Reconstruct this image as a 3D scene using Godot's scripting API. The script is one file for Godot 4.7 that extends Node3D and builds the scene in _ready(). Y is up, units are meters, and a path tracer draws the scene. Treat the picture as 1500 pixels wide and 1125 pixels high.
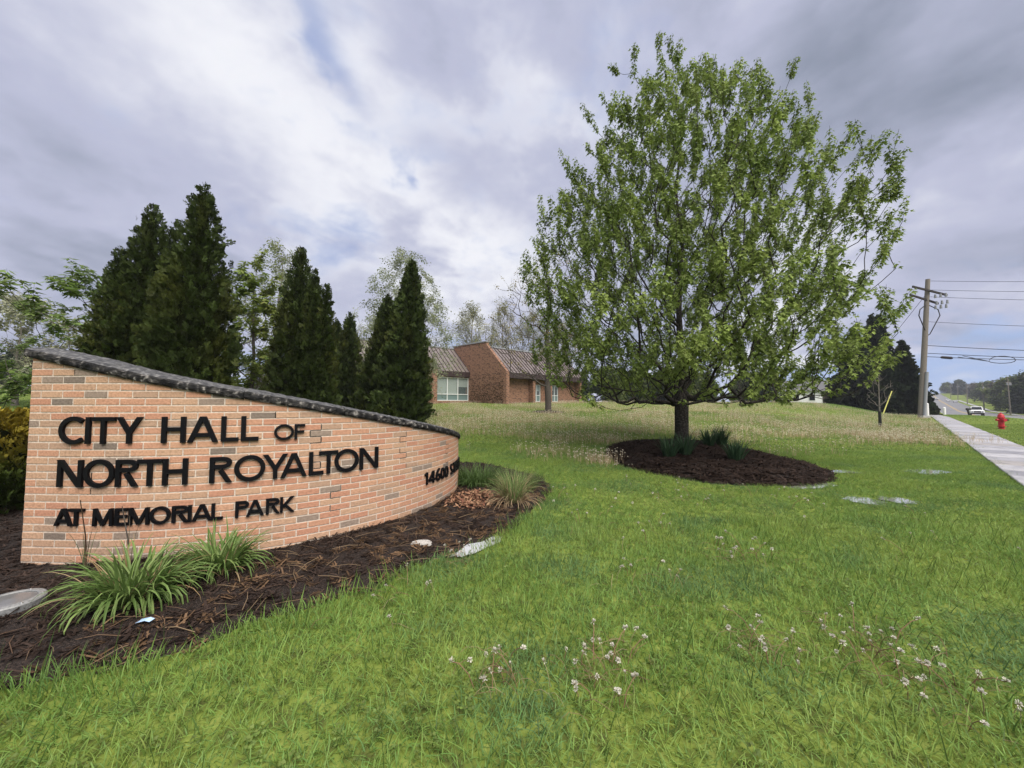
extends Node3D
# Lawn corner with a curved brick sign wall, a young maple, a brick hall and a road. Units are metres, y is up, the camera looks along -z.
# Ground positions are written as (x, f): x to the right, f forwards (f = -z).

const RU := Vector2(0.722, 0.692)      # along the road and the sidewalk, as (x, f)
const RN := Vector2(0.692, -0.722)     # across them, towards the road
const EXPO := 4.0

var rng := RandomNumberGenerator.new()
var n_big := FastNoiseLite.new()
var n_mid := FastNoiseLite.new()
var n_fine := FastNoiseLite.new()
var taken := {}
var tex := {}
var M := {}

# ------------------------------------------------------------------ small builders

class MB:
	var v := PackedVector3Array()
	var n := PackedVector3Array()
	var c := PackedColorArray()
	var t := PackedVector2Array()
	var smooth := false
	var colored := false
	var mapped := false
	var col := Color(1, 1, 1)

	func tri(a: Vector3, b: Vector3, d: Vector3) -> void:      # flat, seen from both sides
		v.push_back(a); v.push_back(b); v.push_back(d)
		if colored:
			c.push_back(col); c.push_back(col); c.push_back(col)

	func trio(a: Vector3, b: Vector3, d: Vector3, out: Vector3) -> void:   # flat, front towards out
		if (b - a).cross(d - a).dot(out) > 0.0:
			tri(a, d, b)
		else:
			tri(a, b, d)

	func quad(a: Vector3, b: Vector3, d: Vector3, e: Vector3, out: Vector3) -> void:
		trio(a, b, d, out); trio(a, d, e, out)

	func trin(a: Vector3, b: Vector3, d: Vector3, na: Vector3, nb: Vector3, nd: Vector3) -> void:
		if (b - a).cross(d - a).dot(na + nb + nd) > 0.0:
			var s := b; b = d; d = s
			s = nb; nb = nd; nd = s
		v.push_back(a); v.push_back(b); v.push_back(d)
		n.push_back(na); n.push_back(nb); n.push_back(nd)
		if colored:
			c.push_back(col); c.push_back(col); c.push_back(col)

	func quv(a: Vector3, b: Vector3, d: Vector3, e: Vector3, ua: Vector2, ub: Vector2, ud: Vector2, ue: Vector2, out: Vector3) -> void:
		var flip := (b - a).cross(d - a).dot(out) > 0.0
		if flip:
			v.append_array([a, d, b, a, e, d]); t.append_array([ua, ud, ub, ua, ue, ud])
		else:
			v.append_array([a, b, d, a, d, e]); t.append_array([ua, ub, ud, ua, ud, ue])

	# box with its own axes: o centre, x y z half axes
	func box(o: Vector3, x: Vector3, y: Vector3, z: Vector3) -> void:
		quad(o + x - y - z, o + x + y - z, o + x + y + z, o + x - y + z, x)
		quad(o - x - y - z, o - x + y - z, o - x + y + z, o - x - y + z, -x)
		quad(o + y - x - z, o + y + x - z, o + y + x + z, o + y - x + z, y)
		quad(o - y - x - z, o - y + x - z, o - y + x + z, o - y - x + z, -y)
		quad(o + z - x - y, o + z + x - y, o + z + x + y, o + z - x + y, z)
		quad(o - z - x - y, o - z + x - y, o - z + x + y, o - z - x + y, -z)

	func abox(o: Vector3, s: Vector3) -> void:
		box(o, Vector3(s.x / 2, 0, 0), Vector3(0, s.y / 2, 0), Vector3(0, 0, s.z / 2))

	# box with chamfered edges, axis aligned
	func cbox(o: Vector3, s: Vector3, k: float) -> void:
		var h := s / 2
		for ax in 3:
			var u := (ax + 1) % 3
			var w := (ax + 2) % 3
			for sg in [-1.0, 1.0]:
				var p := []
				for q in [[-1, -1], [1, -1], [1, 1], [-1, 1]]:
					var a := Vector3()
					a[ax] = sg * h[ax]; a[u] = q[0] * (h[u] - k); a[w] = q[1] * (h[w] - k)
					p.append(o + a)
				var nn := Vector3(); nn[ax] = sg
				quad(p[0], p[1], p[2], p[3], nn)
				for sg2 in [-1.0, 1.0]:     # chamfer between face ax and face u
					var e := []
					for q in [-1.0, 1.0]:
						var a := Vector3()
						a[ax] = sg * h[ax]; a[u] = sg2 * (h[u] - k); a[w] = q * (h[w] - k)
						var b := Vector3()
						b[ax] = sg * (h[ax] - k); b[u] = sg2 * h[u]; b[w] = q * (h[w] - k)
						e.append(o + a); e.append(o + b)
					var n2 := Vector3(); n2[ax] = sg; n2[u] = sg2
					quad(e[0], e[1], e[3], e[2], n2)
		for sx in [-1.0, 1.0]:
			for sy in [-1.0, 1.0]:
				for sz in [-1.0, 1.0]:
					var d := Vector3(sx, sy, sz)
					trio(o + Vector3(sx * h.x, sy * (h.y - k), sz * (h.z - k)), o + Vector3(sx * (h.x - k), sy * h.y, sz * (h.z - k)), o + Vector3(sx * (h.x - k), sy * (h.y - k), sz * h.z), d)

	func tube(path: PackedVector3Array, rad: PackedFloat32Array, sides: int, caps := false) -> void:
		var m := path.size()
		if m < 2:
			return
		var ref := Vector3(0, 0, 1)
		var d0 := (path[1] - path[0]).normalized()
		if absf(d0.dot(ref)) > 0.9:
			ref = Vector3(1, 0, 0)
		var px := ref.cross(d0).normalized()
		var pr := []
		var pn := []
		for i in m:
			var d := (path[mini(i + 1, m - 1)] - path[maxi(i - 1, 0)]).normalized()
			px = (px - d * px.dot(d)).normalized()
			var py := d.cross(px)
			var ring := PackedVector3Array()
			var rn := PackedVector3Array()
			for k in sides:
				var a := TAU * k / sides
				var q := px * cos(a) + py * sin(a)
				rn.push_back(q); ring.push_back(path[i] + q * rad[i])
			pr.append(ring); pn.append(rn)
		for i in m - 1:
			var r0: PackedVector3Array = pr[i]
			var r1: PackedVector3Array = pr[i + 1]
			var n0: PackedVector3Array = pn[i]
			var n1: PackedVector3Array = pn[i + 1]
			for k in sides:
				var l := (k + 1) % sides
				trin(r0[k], r0[l], r1[l], n0[k], n0[l], n1[l])
				trin(r0[k], r1[l], r1[k], n0[k], n1[l], n1[k])
		if caps:
			for e in [0, m - 1]:
				var out: Vector3 = (path[0] - path[1]).normalized() if e == 0 else (path[m - 1] - path[m - 2]).normalized()
				for k in sides:
					trin(path[e], pr[e][k], pr[e][(k + 1) % sides], out, out, out)

	# turned shape about the y axis through o: profile of (radius, height)
	func lathe(o: Vector3, prof: Array, sides: int) -> void:
		for i in prof.size() - 1:
			var a: Vector2 = prof[i]
			var b: Vector2 = prof[i + 1]
			var sl := Vector2(b.y - a.y, a.x - b.x).normalized()
			for k in sides:
				var q0 := TAU * k / sides
				var q1 := TAU * (k + 1) / sides
				var e0 := Vector3(cos(q0), 0, sin(q0))
				var e1 := Vector3(cos(q1), 0, sin(q1))
				var y := Vector3.UP
				var n0 := (e0 * sl.x + y * sl.y).normalized()
				var n1 := (e1 * sl.x + y * sl.y).normalized()
				if a.x > 0.0001:
					trin(o + e0 * a.x + y * a.y, o + e1 * a.x + y * a.y, o + e1 * b.x + y * b.y, n0, n1, n1)
				if b.x > 0.0001:
					trin(o + e0 * a.x + y * a.y, o + e1 * b.x + y * b.y, o + e0 * b.x + y * b.y, n0, n1, n0)

	func mesh() -> ArrayMesh:
		var a := []
		a.resize(Mesh.ARRAY_MAX)
		a[Mesh.ARRAY_VERTEX] = v
		if n.size() == v.size():
			a[Mesh.ARRAY_NORMAL] = n
		if colored and c.size() == v.size():
			a[Mesh.ARRAY_COLOR] = c
		if t.size() == v.size() and t.size() > 0:
			a[Mesh.ARRAY_TEX_UV] = t
		var m := ArrayMesh.new()
		m.add_surface_from_arrays(Mesh.PRIMITIVE_TRIANGLES, a)
		return m


class MMB:
	var x: Array[Transform3D] = []
	var c := PackedColorArray()

	func add(b: Basis, o: Vector3, col: Color) -> void:
		x.append(Transform3D(b, o)); c.push_back(col)


func numbered(called: String, parent: Node) -> String:
	var key := str(parent.get_instance_id()) + called
	taken[key] = taken.get(key, -1) + 1
	return called if taken[key] == 0 else "%s_%03d" % [called, taken[key]]


func obj(called: String, mesh: Mesh, m: Material, parent: Node = null, kind := "") -> MeshInstance3D:
	var o := MeshInstance3D.new()
	o.mesh = mesh
	o.material_override = m
	var p := parent if parent else self
	o.name = numbered(called, p)
	if kind:
		o.set_meta("kind", kind)
	p.add_child(o, true)
	return o


func scatter(called: String, mesh: Mesh, m: Material, b: MMB, parent: Node = null) -> MultiMeshInstance3D:
	var mm := MultiMesh.new()
	mm.transform_format = MultiMesh.TRANSFORM_3D
	mm.use_colors = true
	mm.mesh = mesh
	mm.instance_count = b.x.size()
	for i in b.x.size():
		mm.set_instance_transform(i, b.x[i])
		mm.set_instance_color(i, b.c[i])
	var o := MultiMeshInstance3D.new()
	o.multimesh = mm
	o.material_override = m
	var p := parent if parent else self
	o.name = numbered(called, p)
	o.set_meta("kind", "stuff")
	p.add_child(o, true)
	return o


func tag(o: Node, label: String, category: String, group := "") -> Node:
	o.set_meta("label", label); o.set_meta("category", category)
	if group:
		o.set_meta("group", group)
	return o


func thing(called: String, label: String, category: String, at: Vector3, group := "") -> Node3D:
	var o := Node3D.new()
	o.name = numbered(called, self)
	o.position = at
	add_child(o, true)
	tag(o, label, category, group)
	return o


func dup(src: Node3D, called: String, label: String, at: Vector3, turn := 0.0, size := 1.0) -> Node3D:
	var o: Node3D = src.duplicate()
	o.name = numbered(called, self)
	add_child(o, true)
	o.position = at
	o.rotation.y = turn
	o.scale = Vector3.ONE * size
	o.set_meta("label", label)
	return o


func lin(r: float, g: float, b: float) -> Color:       # a real-world (linear) colour as the sRGB value that albedo_color wants
	return Color(r, g, b).linear_to_srgb()


func mat(c: Color, rough := 0.8, spec := 0.5) -> StandardMaterial3D:
	var m := StandardMaterial3D.new()
	m.albedo_color = c
	m.roughness = rough
	m.metallic_specular = spec
	return m


func vmat(rough := 0.7, back := 0.0, spec := 0.3) -> StandardMaterial3D:     # coloured by its vertices and copies
	var m := mat(Color.WHITE, rough, spec)
	m.vertex_color_use_as_albedo = true
	if back > 0.0:
		m.backlight_enabled = true
		m.backlight = Color(back, back, back).linear_to_srgb()
	return m


# tiling noise picture: two colours mixed by several layers of noise
func noise_tex(key: String, stops: Array, freq: float, size := 512, octaves := 5, sharp := 1.0, sd := 1) -> ImageTexture:
	if tex.has(key):
		return tex[key]
	var a := FastNoiseLite.new()
	a.seed = sd; a.frequency = freq; a.fractal_octaves = octaves
	var im: Image = a.get_seamless_image(size, size, false, false, 0.15, true)
	im.convert(Image.FORMAT_L8)
	var src := im.get_data()
	var out := PackedByteArray()
	out.resize(size * size * 3)
	var lut := []
	for i in 256:
		var v := clampf((i / 255.0 - 0.5) * sharp + 0.5, 0, 1) * (stops.size() - 1)
		var k := mini(int(v), stops.size() - 2)
		var cc: Color = (stops[k] as Color).lerp(stops[k + 1], v - k)
		lut.append([int(cc.r * 255), int(cc.g * 255), int(cc.b * 255)])
	for i in size * size:
		var l: Array = lut[src[i]]
		out[i * 3] = l[0]; out[i * 3 + 1] = l[1]; out[i * 3 + 2] = l[2]
	tex[key] = ImageTexture.create_from_image(Image.create_from_data(size, size, false, Image.FORMAT_RGB8, out))
	return tex[key]


func grainy(m: StandardMaterial3D, key: String, stops: Array, freq: float, tile: float, bump := 0.0, sharp := 1.5, sd := 1) -> StandardMaterial3D:
	m.albedo_texture = noise_tex(key, stops, freq, 512, 5, sharp, sd)
	m.uv1_triplanar = true
	m.uv1_world_triplanar = true
	m.uv1_scale = Vector3.ONE / tile
	if bump > 0.0:
		m.heightmap_enabled = true
		m.heightmap_texture = noise_tex("bump%d" % sd, [Color.BLACK, Color.WHITE], freq, 512, 5, 1.6, sd + 40)
		m.heightmap_scale = bump
	return m


# ------------------------------------------------------------------ the lie of the land

func rp(s: float) -> float:                      # height of the road along its length
	var k := [[-400.0, 0.0], [60.0, 0.0], [80.0, -0.25], [115.0, -0.85], [190.0, -2.3], [250.0, -2.0], [450.0, 4.3], [600.0, 11.5], [800.0, 13.0], [3000.0, 13.0]]
	for i in k.size() - 1:
		if s <= k[i + 1][0]:
			var t: float = (s - k[i][0]) / (k[i + 1][0] - k[i][0])
			return lerpf(k[i][1], k[i + 1][1], t)
	return 13.0


func gh(x: float, f: float) -> float:
	var nn := x * RN.x + f * RN.y
	var s := x * RU.x + f * RU.y
	var rise := 0.045 * clampf(f - 7.0, 0.0, 33.0) + 0.004 * clampf(f - 40.0, 0.0, 60.0)
	var w := smoothstep(-1.0, -10.0, nn)
	var y := rise * w
	y += 0.042 * clampf(-15.0 - x, 0.0, 60.0) * smoothstep(8.0, 30.0, f)
	y += rp(s) * smoothstep(-60.0, -2.0, nn) * (1.0 - smoothstep(60.0, 200.0, nn) * 0.3)
	var d := sqrt(x * x + f * f)
	var soft := 1.0 - smoothstep(0.3, 2.6, nn)
	y += (n_mid.get_noise_2d(x * 9.0, f * 9.0) * 0.05 + n_mid.get_noise_2d(x * 30.0, f * 30.0) * 0.02) * soft * (1.0 if d < 60.0 else 0.0)
	return y


func at(x: float, f: float, up := 0.0) -> Vector3:
	return Vector3(x, gh(x, f) + up, -f)


func sn(s: float, nn: float, up := 0.0) -> Vector3:
	var p := RU * s + RN * nn
	return at(p.x, p.y, up)


# ------------------------------------------------------------------ sky

func sky_picture() -> ImageTexture:
	var w := 2304
	var h := 1152
	var a := FastNoiseLite.new(); a.seed = 11; a.frequency = 0.42; a.fractal_octaves = 6; a.fractal_gain = 0.55
	var e := FastNoiseLite.new(); e.seed = 23; e.frequency = 0.16; e.fractal_octaves = 3
	var q := FastNoiseLite.new(); q.seed = 31; q.frequency = 0.6; q.fractal_octaves = 7; q.fractal_gain = 0.58
	var z := FastNoiseLite.new(); z.seed = 57; z.frequency = 1.1; z.fractal_octaves = 6; z.fractal_gain = 0.6
	var im := Image.create(w, h, false, Image.FORMAT_RGB8)
	im.fill(lin(0.16, 0.19, 0.14))
	var dark := Vector3(0.575, 0.605, 0.68)
	var mid := Vector3(0.745, 0.76, 0.85)
	var light := Vector3(0.955, 0.96, 0.985)
	var blue := Vector3(0.49, 0.57, 0.78)
	var pale := Vector3(0.66, 0.76, 0.93)
	# broad banks of lighter and darker cloud over the whole sky: azimuth from straight ahead, elevation, size, amount
	var banks := [[-24.0, 27.0, 13.0, 0.22], [-38.0, 35.0, 15.0, 0.2], [-7.0, 16.0, 11.0, 0.27], [-52.0, 19.0, 14.0, -0.48], [-46.0, 40.0, 11.0, 0.1], [-24.0, 14.0, 9.0, -0.25], [46.0, 33.0, 17.0, -0.55],
		[38.0, 17.0, 9.0, 0.32], [12.0, 38.0, 13.0, 0.06], [110.0, 30.0, 24.0, 0.35], [160.0, 45.0, 28.0, 0.25], [-110.0, 35.0, 24.0, 0.3], [-150.0, 20.0, 20.0, -0.4], [80.0, 15.0, 14.0, -0.35], [0.0, 75.0, 20.0, 0.2]]
	for y in h / 2:
		var el := (0.5 - (y + 0.5) / h) * PI
		var sy := sin(el)
		var cy := cos(el)
		var eld := rad_to_deg(el)
		var k := 1.0 / (sy + 0.24)
		var near_bank := []
		for bk in banks:
			if absf(eld - bk[1]) < bk[2] * 2.3:
				near_bank.append(bk)
		for x in w:
			var az := wrapf((x + 0.5) / w * TAU, -PI, PI)      # straight ahead is the first column
			var dx := sin(az) * cy
			var dz := cos(az) * cy
			var px := dx * k
			var pz := dz * k
			var azd := rad_to_deg(az)
			var wx := e.get_noise_2d(px * 3.0 + 9.0, pz * 3.0)
			var u := a.get_noise_3d(px * 1.2 + wx * 0.6, pz * 1.2 - wx * 0.5, sy)
			var v2 := q.get_noise_3d(px * 1.9 + u * 0.35, pz * 1.9 + wx * 0.8, 4.0)
			var f := z.get_noise_3d(px * 2.4 + v2 * 0.3, pz * 2.4 - u * 0.3, 7.0)
			# heaped edges: light tops, torn grey bases
			var heap_ := 1.0 - absf(v2) * 2.6
			var lum := 0.55 + u * 0.55 + v2 * 0.34 + f * 0.26 + (heap_ - 0.45) * 0.13
			for bk in near_bank:
				var da := (fposmod(azd - bk[0] + 180.0, 360.0) - 180.0) * cy
				var de: float = eld - bk[1]
				var dd: float = (da * da + de * de * 1.5) / (bk[2] * bk[2])
				if dd < 6.0:
					lum += bk[3] * exp(-dd)
			# breaks in the cloud
			var gap := q.get_noise_3d(px * 0.75 + pz * 0.35 + wx * 0.25, pz * 0.95 - px * 0.3, 9.0) * 0.62 + 0.3 * f
			var s1 := (azd + 27.0) * cy * 0.8 + (eld - 41.0) * 0.6 + f * 4.0
			var s2 := (azd + 27.0) * cy * 0.6 - (eld - 41.0) * 0.8
			var s3 := (azd + 9.5) * cy * 0.55 + (eld - 31.0) * 0.83 + f * 4.0
			var s4 := (azd + 9.5) * cy * 0.83 - (eld - 31.0) * 0.55
			gap += 0.62 * exp(-s1 * s1 / 7.0 - s2 * s2 / 50.0) + 0.5 * exp(-s3 * s3 / 8.0 - s4 * s4 / 60.0)
			var open := smoothstep(0.25, 0.95, gap + 0.35 * f) * 0.62
			var low := smoothstep(9.0, 2.0, eld + 9.0 * u + 6.0 * f) * smoothstep(0.0, 0.5, e.get_noise_2d(sin(az) * 8.0 + 3.0, cos(az) * 8.0) + 0.6 * exp(-pow((azd - 52.0) / 22.0, 2.0)))
			var v := clampf(lum, 0.0, 1.0)
			var col := dark.lerp(mid, clampf(v / 0.5, 0, 1)) if v < 0.5 else mid.lerp(light, smoothstep(0.0, 1.0, (v - 0.5) / 0.5))
			col = col.lerp(blue, open)
			col = col.lerp(pale, low * 0.8)
			im.set_pixel(x, y, Color(clampf(col.x, 0, 1), clampf(col.y, 0, 1), clampf(col.z, 0, 1)))
	return ImageTexture.create_from_image(im)


# ------------------------------------------------------------------ trees

# grows a branching skeleton: trunk points first, then every target joined to the best node there is
func skeleton(trunk: PackedVector3Array, targets: PackedVector3Array, bal: float, upk: float, rise: float, step: float, bow: float) -> Dictionary:
	var p := PackedVector3Array()
	var par := PackedInt32Array()
	var len := PackedFloat32Array()
	for i in trunk.size():
		p.push_back(trunk[i]); par.push_back(i - 1)
		len.push_back(0.0 if i == 0 else len[i - 1] + trunk[i].distance_to(trunk[i - 1]))
	var axis := trunk[0]
	var order := []
	for q in targets:
		order.append([Vector2(q.x - axis.x, q.z - axis.z).length() * 1.2 + absf(q.y - axis.y) * 0.35, q])
	order.sort_custom(func(u, w): return u[0] < w[0])
	var first := mini(trunk.size() - 1, maxi(2, int(trunk.size() * 0.16)))
	for o in order:
		var q: Vector3 = o[1]
		var best := first
		var bc := 1e9
		for i in range(first, p.size()):
			var d := q - p[i]
			var l := d.length()
			if l > bc:
				continue
			var cost := l + bal * len[i]
			var lack := rise * Vector2(d.x, d.z).length() - d.y
			if lack > 0.0:
				cost += upk * lack
			if cost < bc:
				bc = cost; best = i
		var a := p[best]
		var dist := a.distance_to(q)
		if dist < step * 0.3 or dist > step * 5.0:
			continue
		var m := maxi(1, int(round(dist / step)))
		var prev := best
		for j in range(1, m + 1):
			var t := float(j) / m
			var z := a.lerp(q, t)
			z.y -= bow * dist * sin(PI * t)
			if j < m:
				z += Vector3(rng.randf_range(-1, 1), rng.randf_range(-1, 1), rng.randf_range(-1, 1)) * step * 0.10
			len.push_back(len[prev] + p[prev].distance_to(z))
			p.push_back(z); par.push_back(prev)
			prev = p.size() - 1
	return {"p": p, "par": par, "len": len}


func wood(sk: Dictionary, tip: float, power: float, trunk_r: float, flare := 1.35) -> Dictionary:
	var p: PackedVector3Array = sk.p
	var par: PackedInt32Array = sk.par
	var n := p.size()
	var acc := PackedFloat32Array(); acc.resize(n)
	var main := PackedInt32Array(); main.resize(n); main.fill(-1)
	var r := PackedFloat32Array(); r.resize(n)
	for i in range(n - 1, -1, -1):
		r[i] = tip if acc[i] == 0.0 else pow(acc[i], 1.0 / power)
		if par[i] >= 0:
			acc[par[i]] += pow(r[i], power)
			if main[par[i]] < 0 or r[i] > r[main[par[i]]]:
				main[par[i]] = i
	var k := trunk_r / r[0]
	var ends := PackedInt32Array()
	for i in n:
		r[i] = maxf(tip, r[i] * lerpf(1.0, k, clampf((r[i] / r[0]) * 3.0, 0.0, 1.0)))
		if main[i] < 0:
			ends.push_back(i)
	var thick := MB.new()
	for i in n:
		if i > 0 and main[par[i]] == i:
			continue
		var path := PackedVector3Array()
		var rad := PackedFloat32Array()
		if i > 0:
			path.push_back(p[par[i]]); rad.push_back(minf(r[i] * 1.15, r[par[i]]))
		var j := i
		while j >= 0:
			path.push_back(p[j])
			rad.push_back(r[j] * (flare if j == 0 else 1.0))
			j = main[j]
		var r0 := r[i]
		thick.tube(path, rad, 12 if r0 > 0.1 else 7 if r0 > 0.04 else 5 if r0 > 0.018 else 3)
	return {"mesh": thick.mesh(), "r": r, "ends": ends, "main": main}


# a leaf of two folded halves, lying along +y from the origin, w half width
func leaf(b: MB, o: Vector3, dir: Vector3, side: Vector3, l: float, w: float, fold: float, curl: float) -> void:
	var up := dir.cross(side).normalized()
	var m0 := o + dir * l * 0.38 + up * fold * w
	var m1 := o + dir * l * 0.38 + side * w
	var m2 := o + dir * l * 0.38 - side * w
	var tip := o + dir * l - up * curl * l
	b.tri(o, m1, m0); b.tri(o, m0, m2); b.tri(m1, tip, m0); b.tri(m0, tip, m2)


# maple-like leaf: three lobes
func lobed(b: MB, o: Vector3, dir: Vector3, side: Vector3, l: float) -> void:
	var up := dir.cross(side).normalized()
	var c := o + dir * l * 0.45 + up * l * 0.06
	for q in [[0.0, 1.0, 0.17], [0.85, 0.74, 0.15], [-0.85, 0.74, 0.15]]:
		var d: Vector3 = (dir * cos(q[0]) + side * sin(q[0])).normalized()
		var s: Vector3 = (side * cos(q[0]) - dir * sin(q[0])).normalized()
		var e: Vector3 = o + dir * l * 0.14 + d * l * q[1] - up * l * 0.12
		var m: Vector3 = o + dir * l * 0.14 + d * l * q[1] * 0.55
		b.tri(o, m + s * l * q[2], c); b.tri(m + s * l * q[2], e, c)
		b.tri(o, c, m - s * l * q[2]); b.tri(m - s * l * q[2], c, e)


func leaf_cluster(count: int, l: float, droop: float, lobes: bool, w := 0.3, spread := 0.05) -> ArrayMesh:
	var b := MB.new()
	b.colored = true
	for i in count:
		var a := TAU * (i + rng.randf() * 0.6) / count
		var out := Vector3(cos(a), 0, sin(a))
		var dr := droop + rng.randf_range(-0.35, 0.35)
		var dir := (out * cos(dr) - Vector3.UP * sin(dr)).normalized()
		var side := dir.cross(Vector3.UP).normalized()
		side = (side + Vector3.UP * rng.randf_range(-0.5, 0.5)).normalized()
		side = (side - dir * side.dot(dir)).normalized()
		var k := rng.randf_range(0.65, 1.2)
		var g := rng.randf_range(0.75, 1.25)
		b.col = Color(g * rng.randf_range(0.9, 1.15), g, g * rng.randf_range(0.8, 1.1))
		var o := out * spread * rng.randf() + Vector3.UP * rng.randf_range(-spread, spread)
		if lobes:
			lobed(b, o + dir * l * 0.3, dir, side, l * k)
		else:
			leaf(b, o, dir, side, l * k, l * k * w, rng.randf_range(-0.5, 0.2), rng.randf_range(0.0, 0.2))
	return b.mesh()


func any_basis(tilt := 1.0, s := 1.0) -> Basis:
	var b := Basis(Vector3.UP, rng.randf() * TAU)
	b = Basis(Vector3(rng.randf_range(-1, 1), 0.001, rng.randf_range(-1, 1)).normalized(), rng.randf_range(-tilt, tilt)) * b
	return b.scaled(Vector3.ONE * s)


# leafy tree of several leaf clusters along its thin twigs
func leafy(called: String, label: String, base: Vector3, env: Array, n_targets: int, o: Dictionary) -> Node3D:
	var t := thing(called, label, "tree", base, o.get("group", ""))
	var h: float = env[env.size() - 1][0]
	var trunk := PackedVector3Array()
	var lean: Vector2 = o.get("lean", Vector2.ZERO)
	var top: float = o.get("leader", 0.86) * h
	var m := int(top / 0.3)
	for i in m + 1:
		var y := top * i / m
		var wob := 0.06 * sin(y * 1.7 + base.x) * clampf(y - 1.0, 0.0, 1.0)
		trunk.push_back(Vector3(lean.x * y / h + wob, y, lean.y * y / h + 0.05 * sin(y * 2.3) * clampf(y - 1.0, 0, 1)))
	var pts := PackedVector3Array()
	var tries := 0
	var h0: float = env[0][0]
	while pts.size() < n_targets and tries < n_targets * 30:
		tries += 1
		var y := rng.randf_range(h0, h)
		var rr := 0.0
		for i in env.size() - 1:
			if y <= env[i + 1][0]:
				rr = lerpf(env[i][1], env[i + 1][1], (y - env[i][0]) / (env[i + 1][0] - env[i][0]))
				break
		if rng.randf() > pow((rr + 0.2) / o.rmax, o.get("fill", 1.0)):
			continue
		var a := rng.randf() * TAU
		var lump: float = 1.0 + o.get("lump", 0.22) * n_big.get_noise_3d(cos(a) * 60.0 + base.x * 7.0, y * 14.0, sin(a) * 60.0) * 2.0
		var u := pow(rng.randf(), o.get("shell", 0.6))
		var rad: float = rr * lump * u
		pts.push_back(Vector3(cos(a) * rad + lean.x * y / h, y, sin(a) * rad + lean.y * y / h))
	for extra in o.get("extra", []):
		pts.push_back(extra)
	var sk := skeleton(trunk, pts, o.get("bal", 0.25), o.get("upk", 1.6), o.get("rise", 0.5), o.get("step", 0.4), o.get("bow", 0.08))
	var wd := wood(sk, o.get("tip", 0.006), o.get("power", 2.1), o.trunk_r)
	obj("trunk", wd.mesh, o.bark, t)
	if not o.has("mesh"):
		return t
	var mb := MMB.new()
	var p: PackedVector3Array = sk.p
	var par: PackedInt32Array = sk.par
	var twigs := MB.new()
	for e in wd.ends:
		var dir := (p[e] - p[par[e]]).normalized()
		for k in o.twigs:
			var base_i: int = e if k == 0 else par[e] if rng.randf() < 0.6 else e
			var d: Vector3 = (dir + Vector3(rng.randf_range(-1, 1), rng.randf_range(-0.3, 0.7), rng.randf_range(-1, 1)) * o.get("wild", 0.7) + Vector3.UP * (o.get("twig_up", 0.5) + o.get("up_high", 0.0) * smoothstep(h * 0.35, h * 0.85, p[e].y))).normalized()
			var l: float = o.twig * rng.randf_range(0.5, 1.3)
			var end: Vector3 = p[base_i] + d * l - Vector3.UP * o.get("sag", 0.0) * l
			if o.get("draw_twigs", true):
				twigs.tube(PackedVector3Array([p[base_i], p[base_i].lerp(end, 0.5) + Vector3.UP * 0.03 * l, end]), PackedFloat32Array([0.006, 0.004, 0.003]), 3)
			var cnt: int = o.per
			for j in cnt:
				var q := p[base_i].lerp(end, (j + 0.6 + rng.randf_range(-0.25, 0.25)) / cnt)
				var tint := 1.0 + 0.35 * n_big.get_noise_3d(q.x * 40.0, q.y * 40.0, q.z * 40.0) + rng.randf_range(-0.18, 0.18)
				var c: Color = o.color
				if o.has("color2"):
					c = c.lerp(o.color2, clampf(0.5 + n_mid.get_noise_3d(q.x * 20.0, q.y * 20.0, q.z * 20.0) * 1.3, 0, 1))
				mb.add(any_basis(o.get("tilt", 0.5), rng.randf_range(0.7, 1.25)), q, Color(c.r * tint, c.g * tint, c.b * tint))
	var along: float = o.get("along", 0.0)
	if along > 0.0:                     # leaves on thin limbs too
		for i in range(1, p.size()):
			if wd.r[i] < 0.014 and rng.randf() < along:
				var q: Vector3 = p[i].lerp(p[par[i]], rng.randf()) + Vector3(rng.randf_range(-1, 1), rng.randf_range(-0.3, 1), rng.randf_range(-1, 1)) * 0.08
				var c: Color = o.color.lerp(o.color2, rng.randf())
				mb.add(any_basis(0.5, rng.randf_range(0.7, 1.2)), q, c)
	if twigs.v.size() > 0:
		obj("twigs", twigs.mesh(), o.bark, t, "stuff")
	scatter("crown", o.mesh, o.leaf_mat, mb, t)
	return t


# a fan of scale-leaved sprays
func spray_mesh(sd: int) -> ArrayMesh:
	rng.seed = sd
	var b := MB.new()
	b.colored = true
	for i in 9:
		var t := i / 8.0
		var o := Vector3(rng.randf_range(-0.02, 0.02), 0.02 + t * 0.17, 0)
		var sgn := 1.0 if i % 2 == 0 else -1.0
		var ang := lerpf(1.15, 0.15, t) * sgn
		var l := lerpf(0.15, 0.09, t) * rng.randf_range(0.8, 1.2)
		var d := Vector3(sin(ang), cos(ang), rng.randf_range(-0.35, 0.35)).normalized()
		var s := d.cross(Vector3(0, 0, 1)).normalized()
		var g := rng.randf_range(0.7, 1.3)
		b.col = Color(g * 1.05, g, g * 0.9)
		var w := 0.03
		var m := o + d * l * 0.55
		b.tri(o, m + s * w, m - s * w); b.tri(m + s * w, o + d * l + s * w * 0.2, m - s * w)
		for q in [-1.0, 1.0]:
			var d2: Vector3 = (d + s * q * 0.9).normalized()
			b.tri(m - d * 0.01, m + d2 * l * 0.42, m + d * 0.018)
	return b.mesh()


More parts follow.
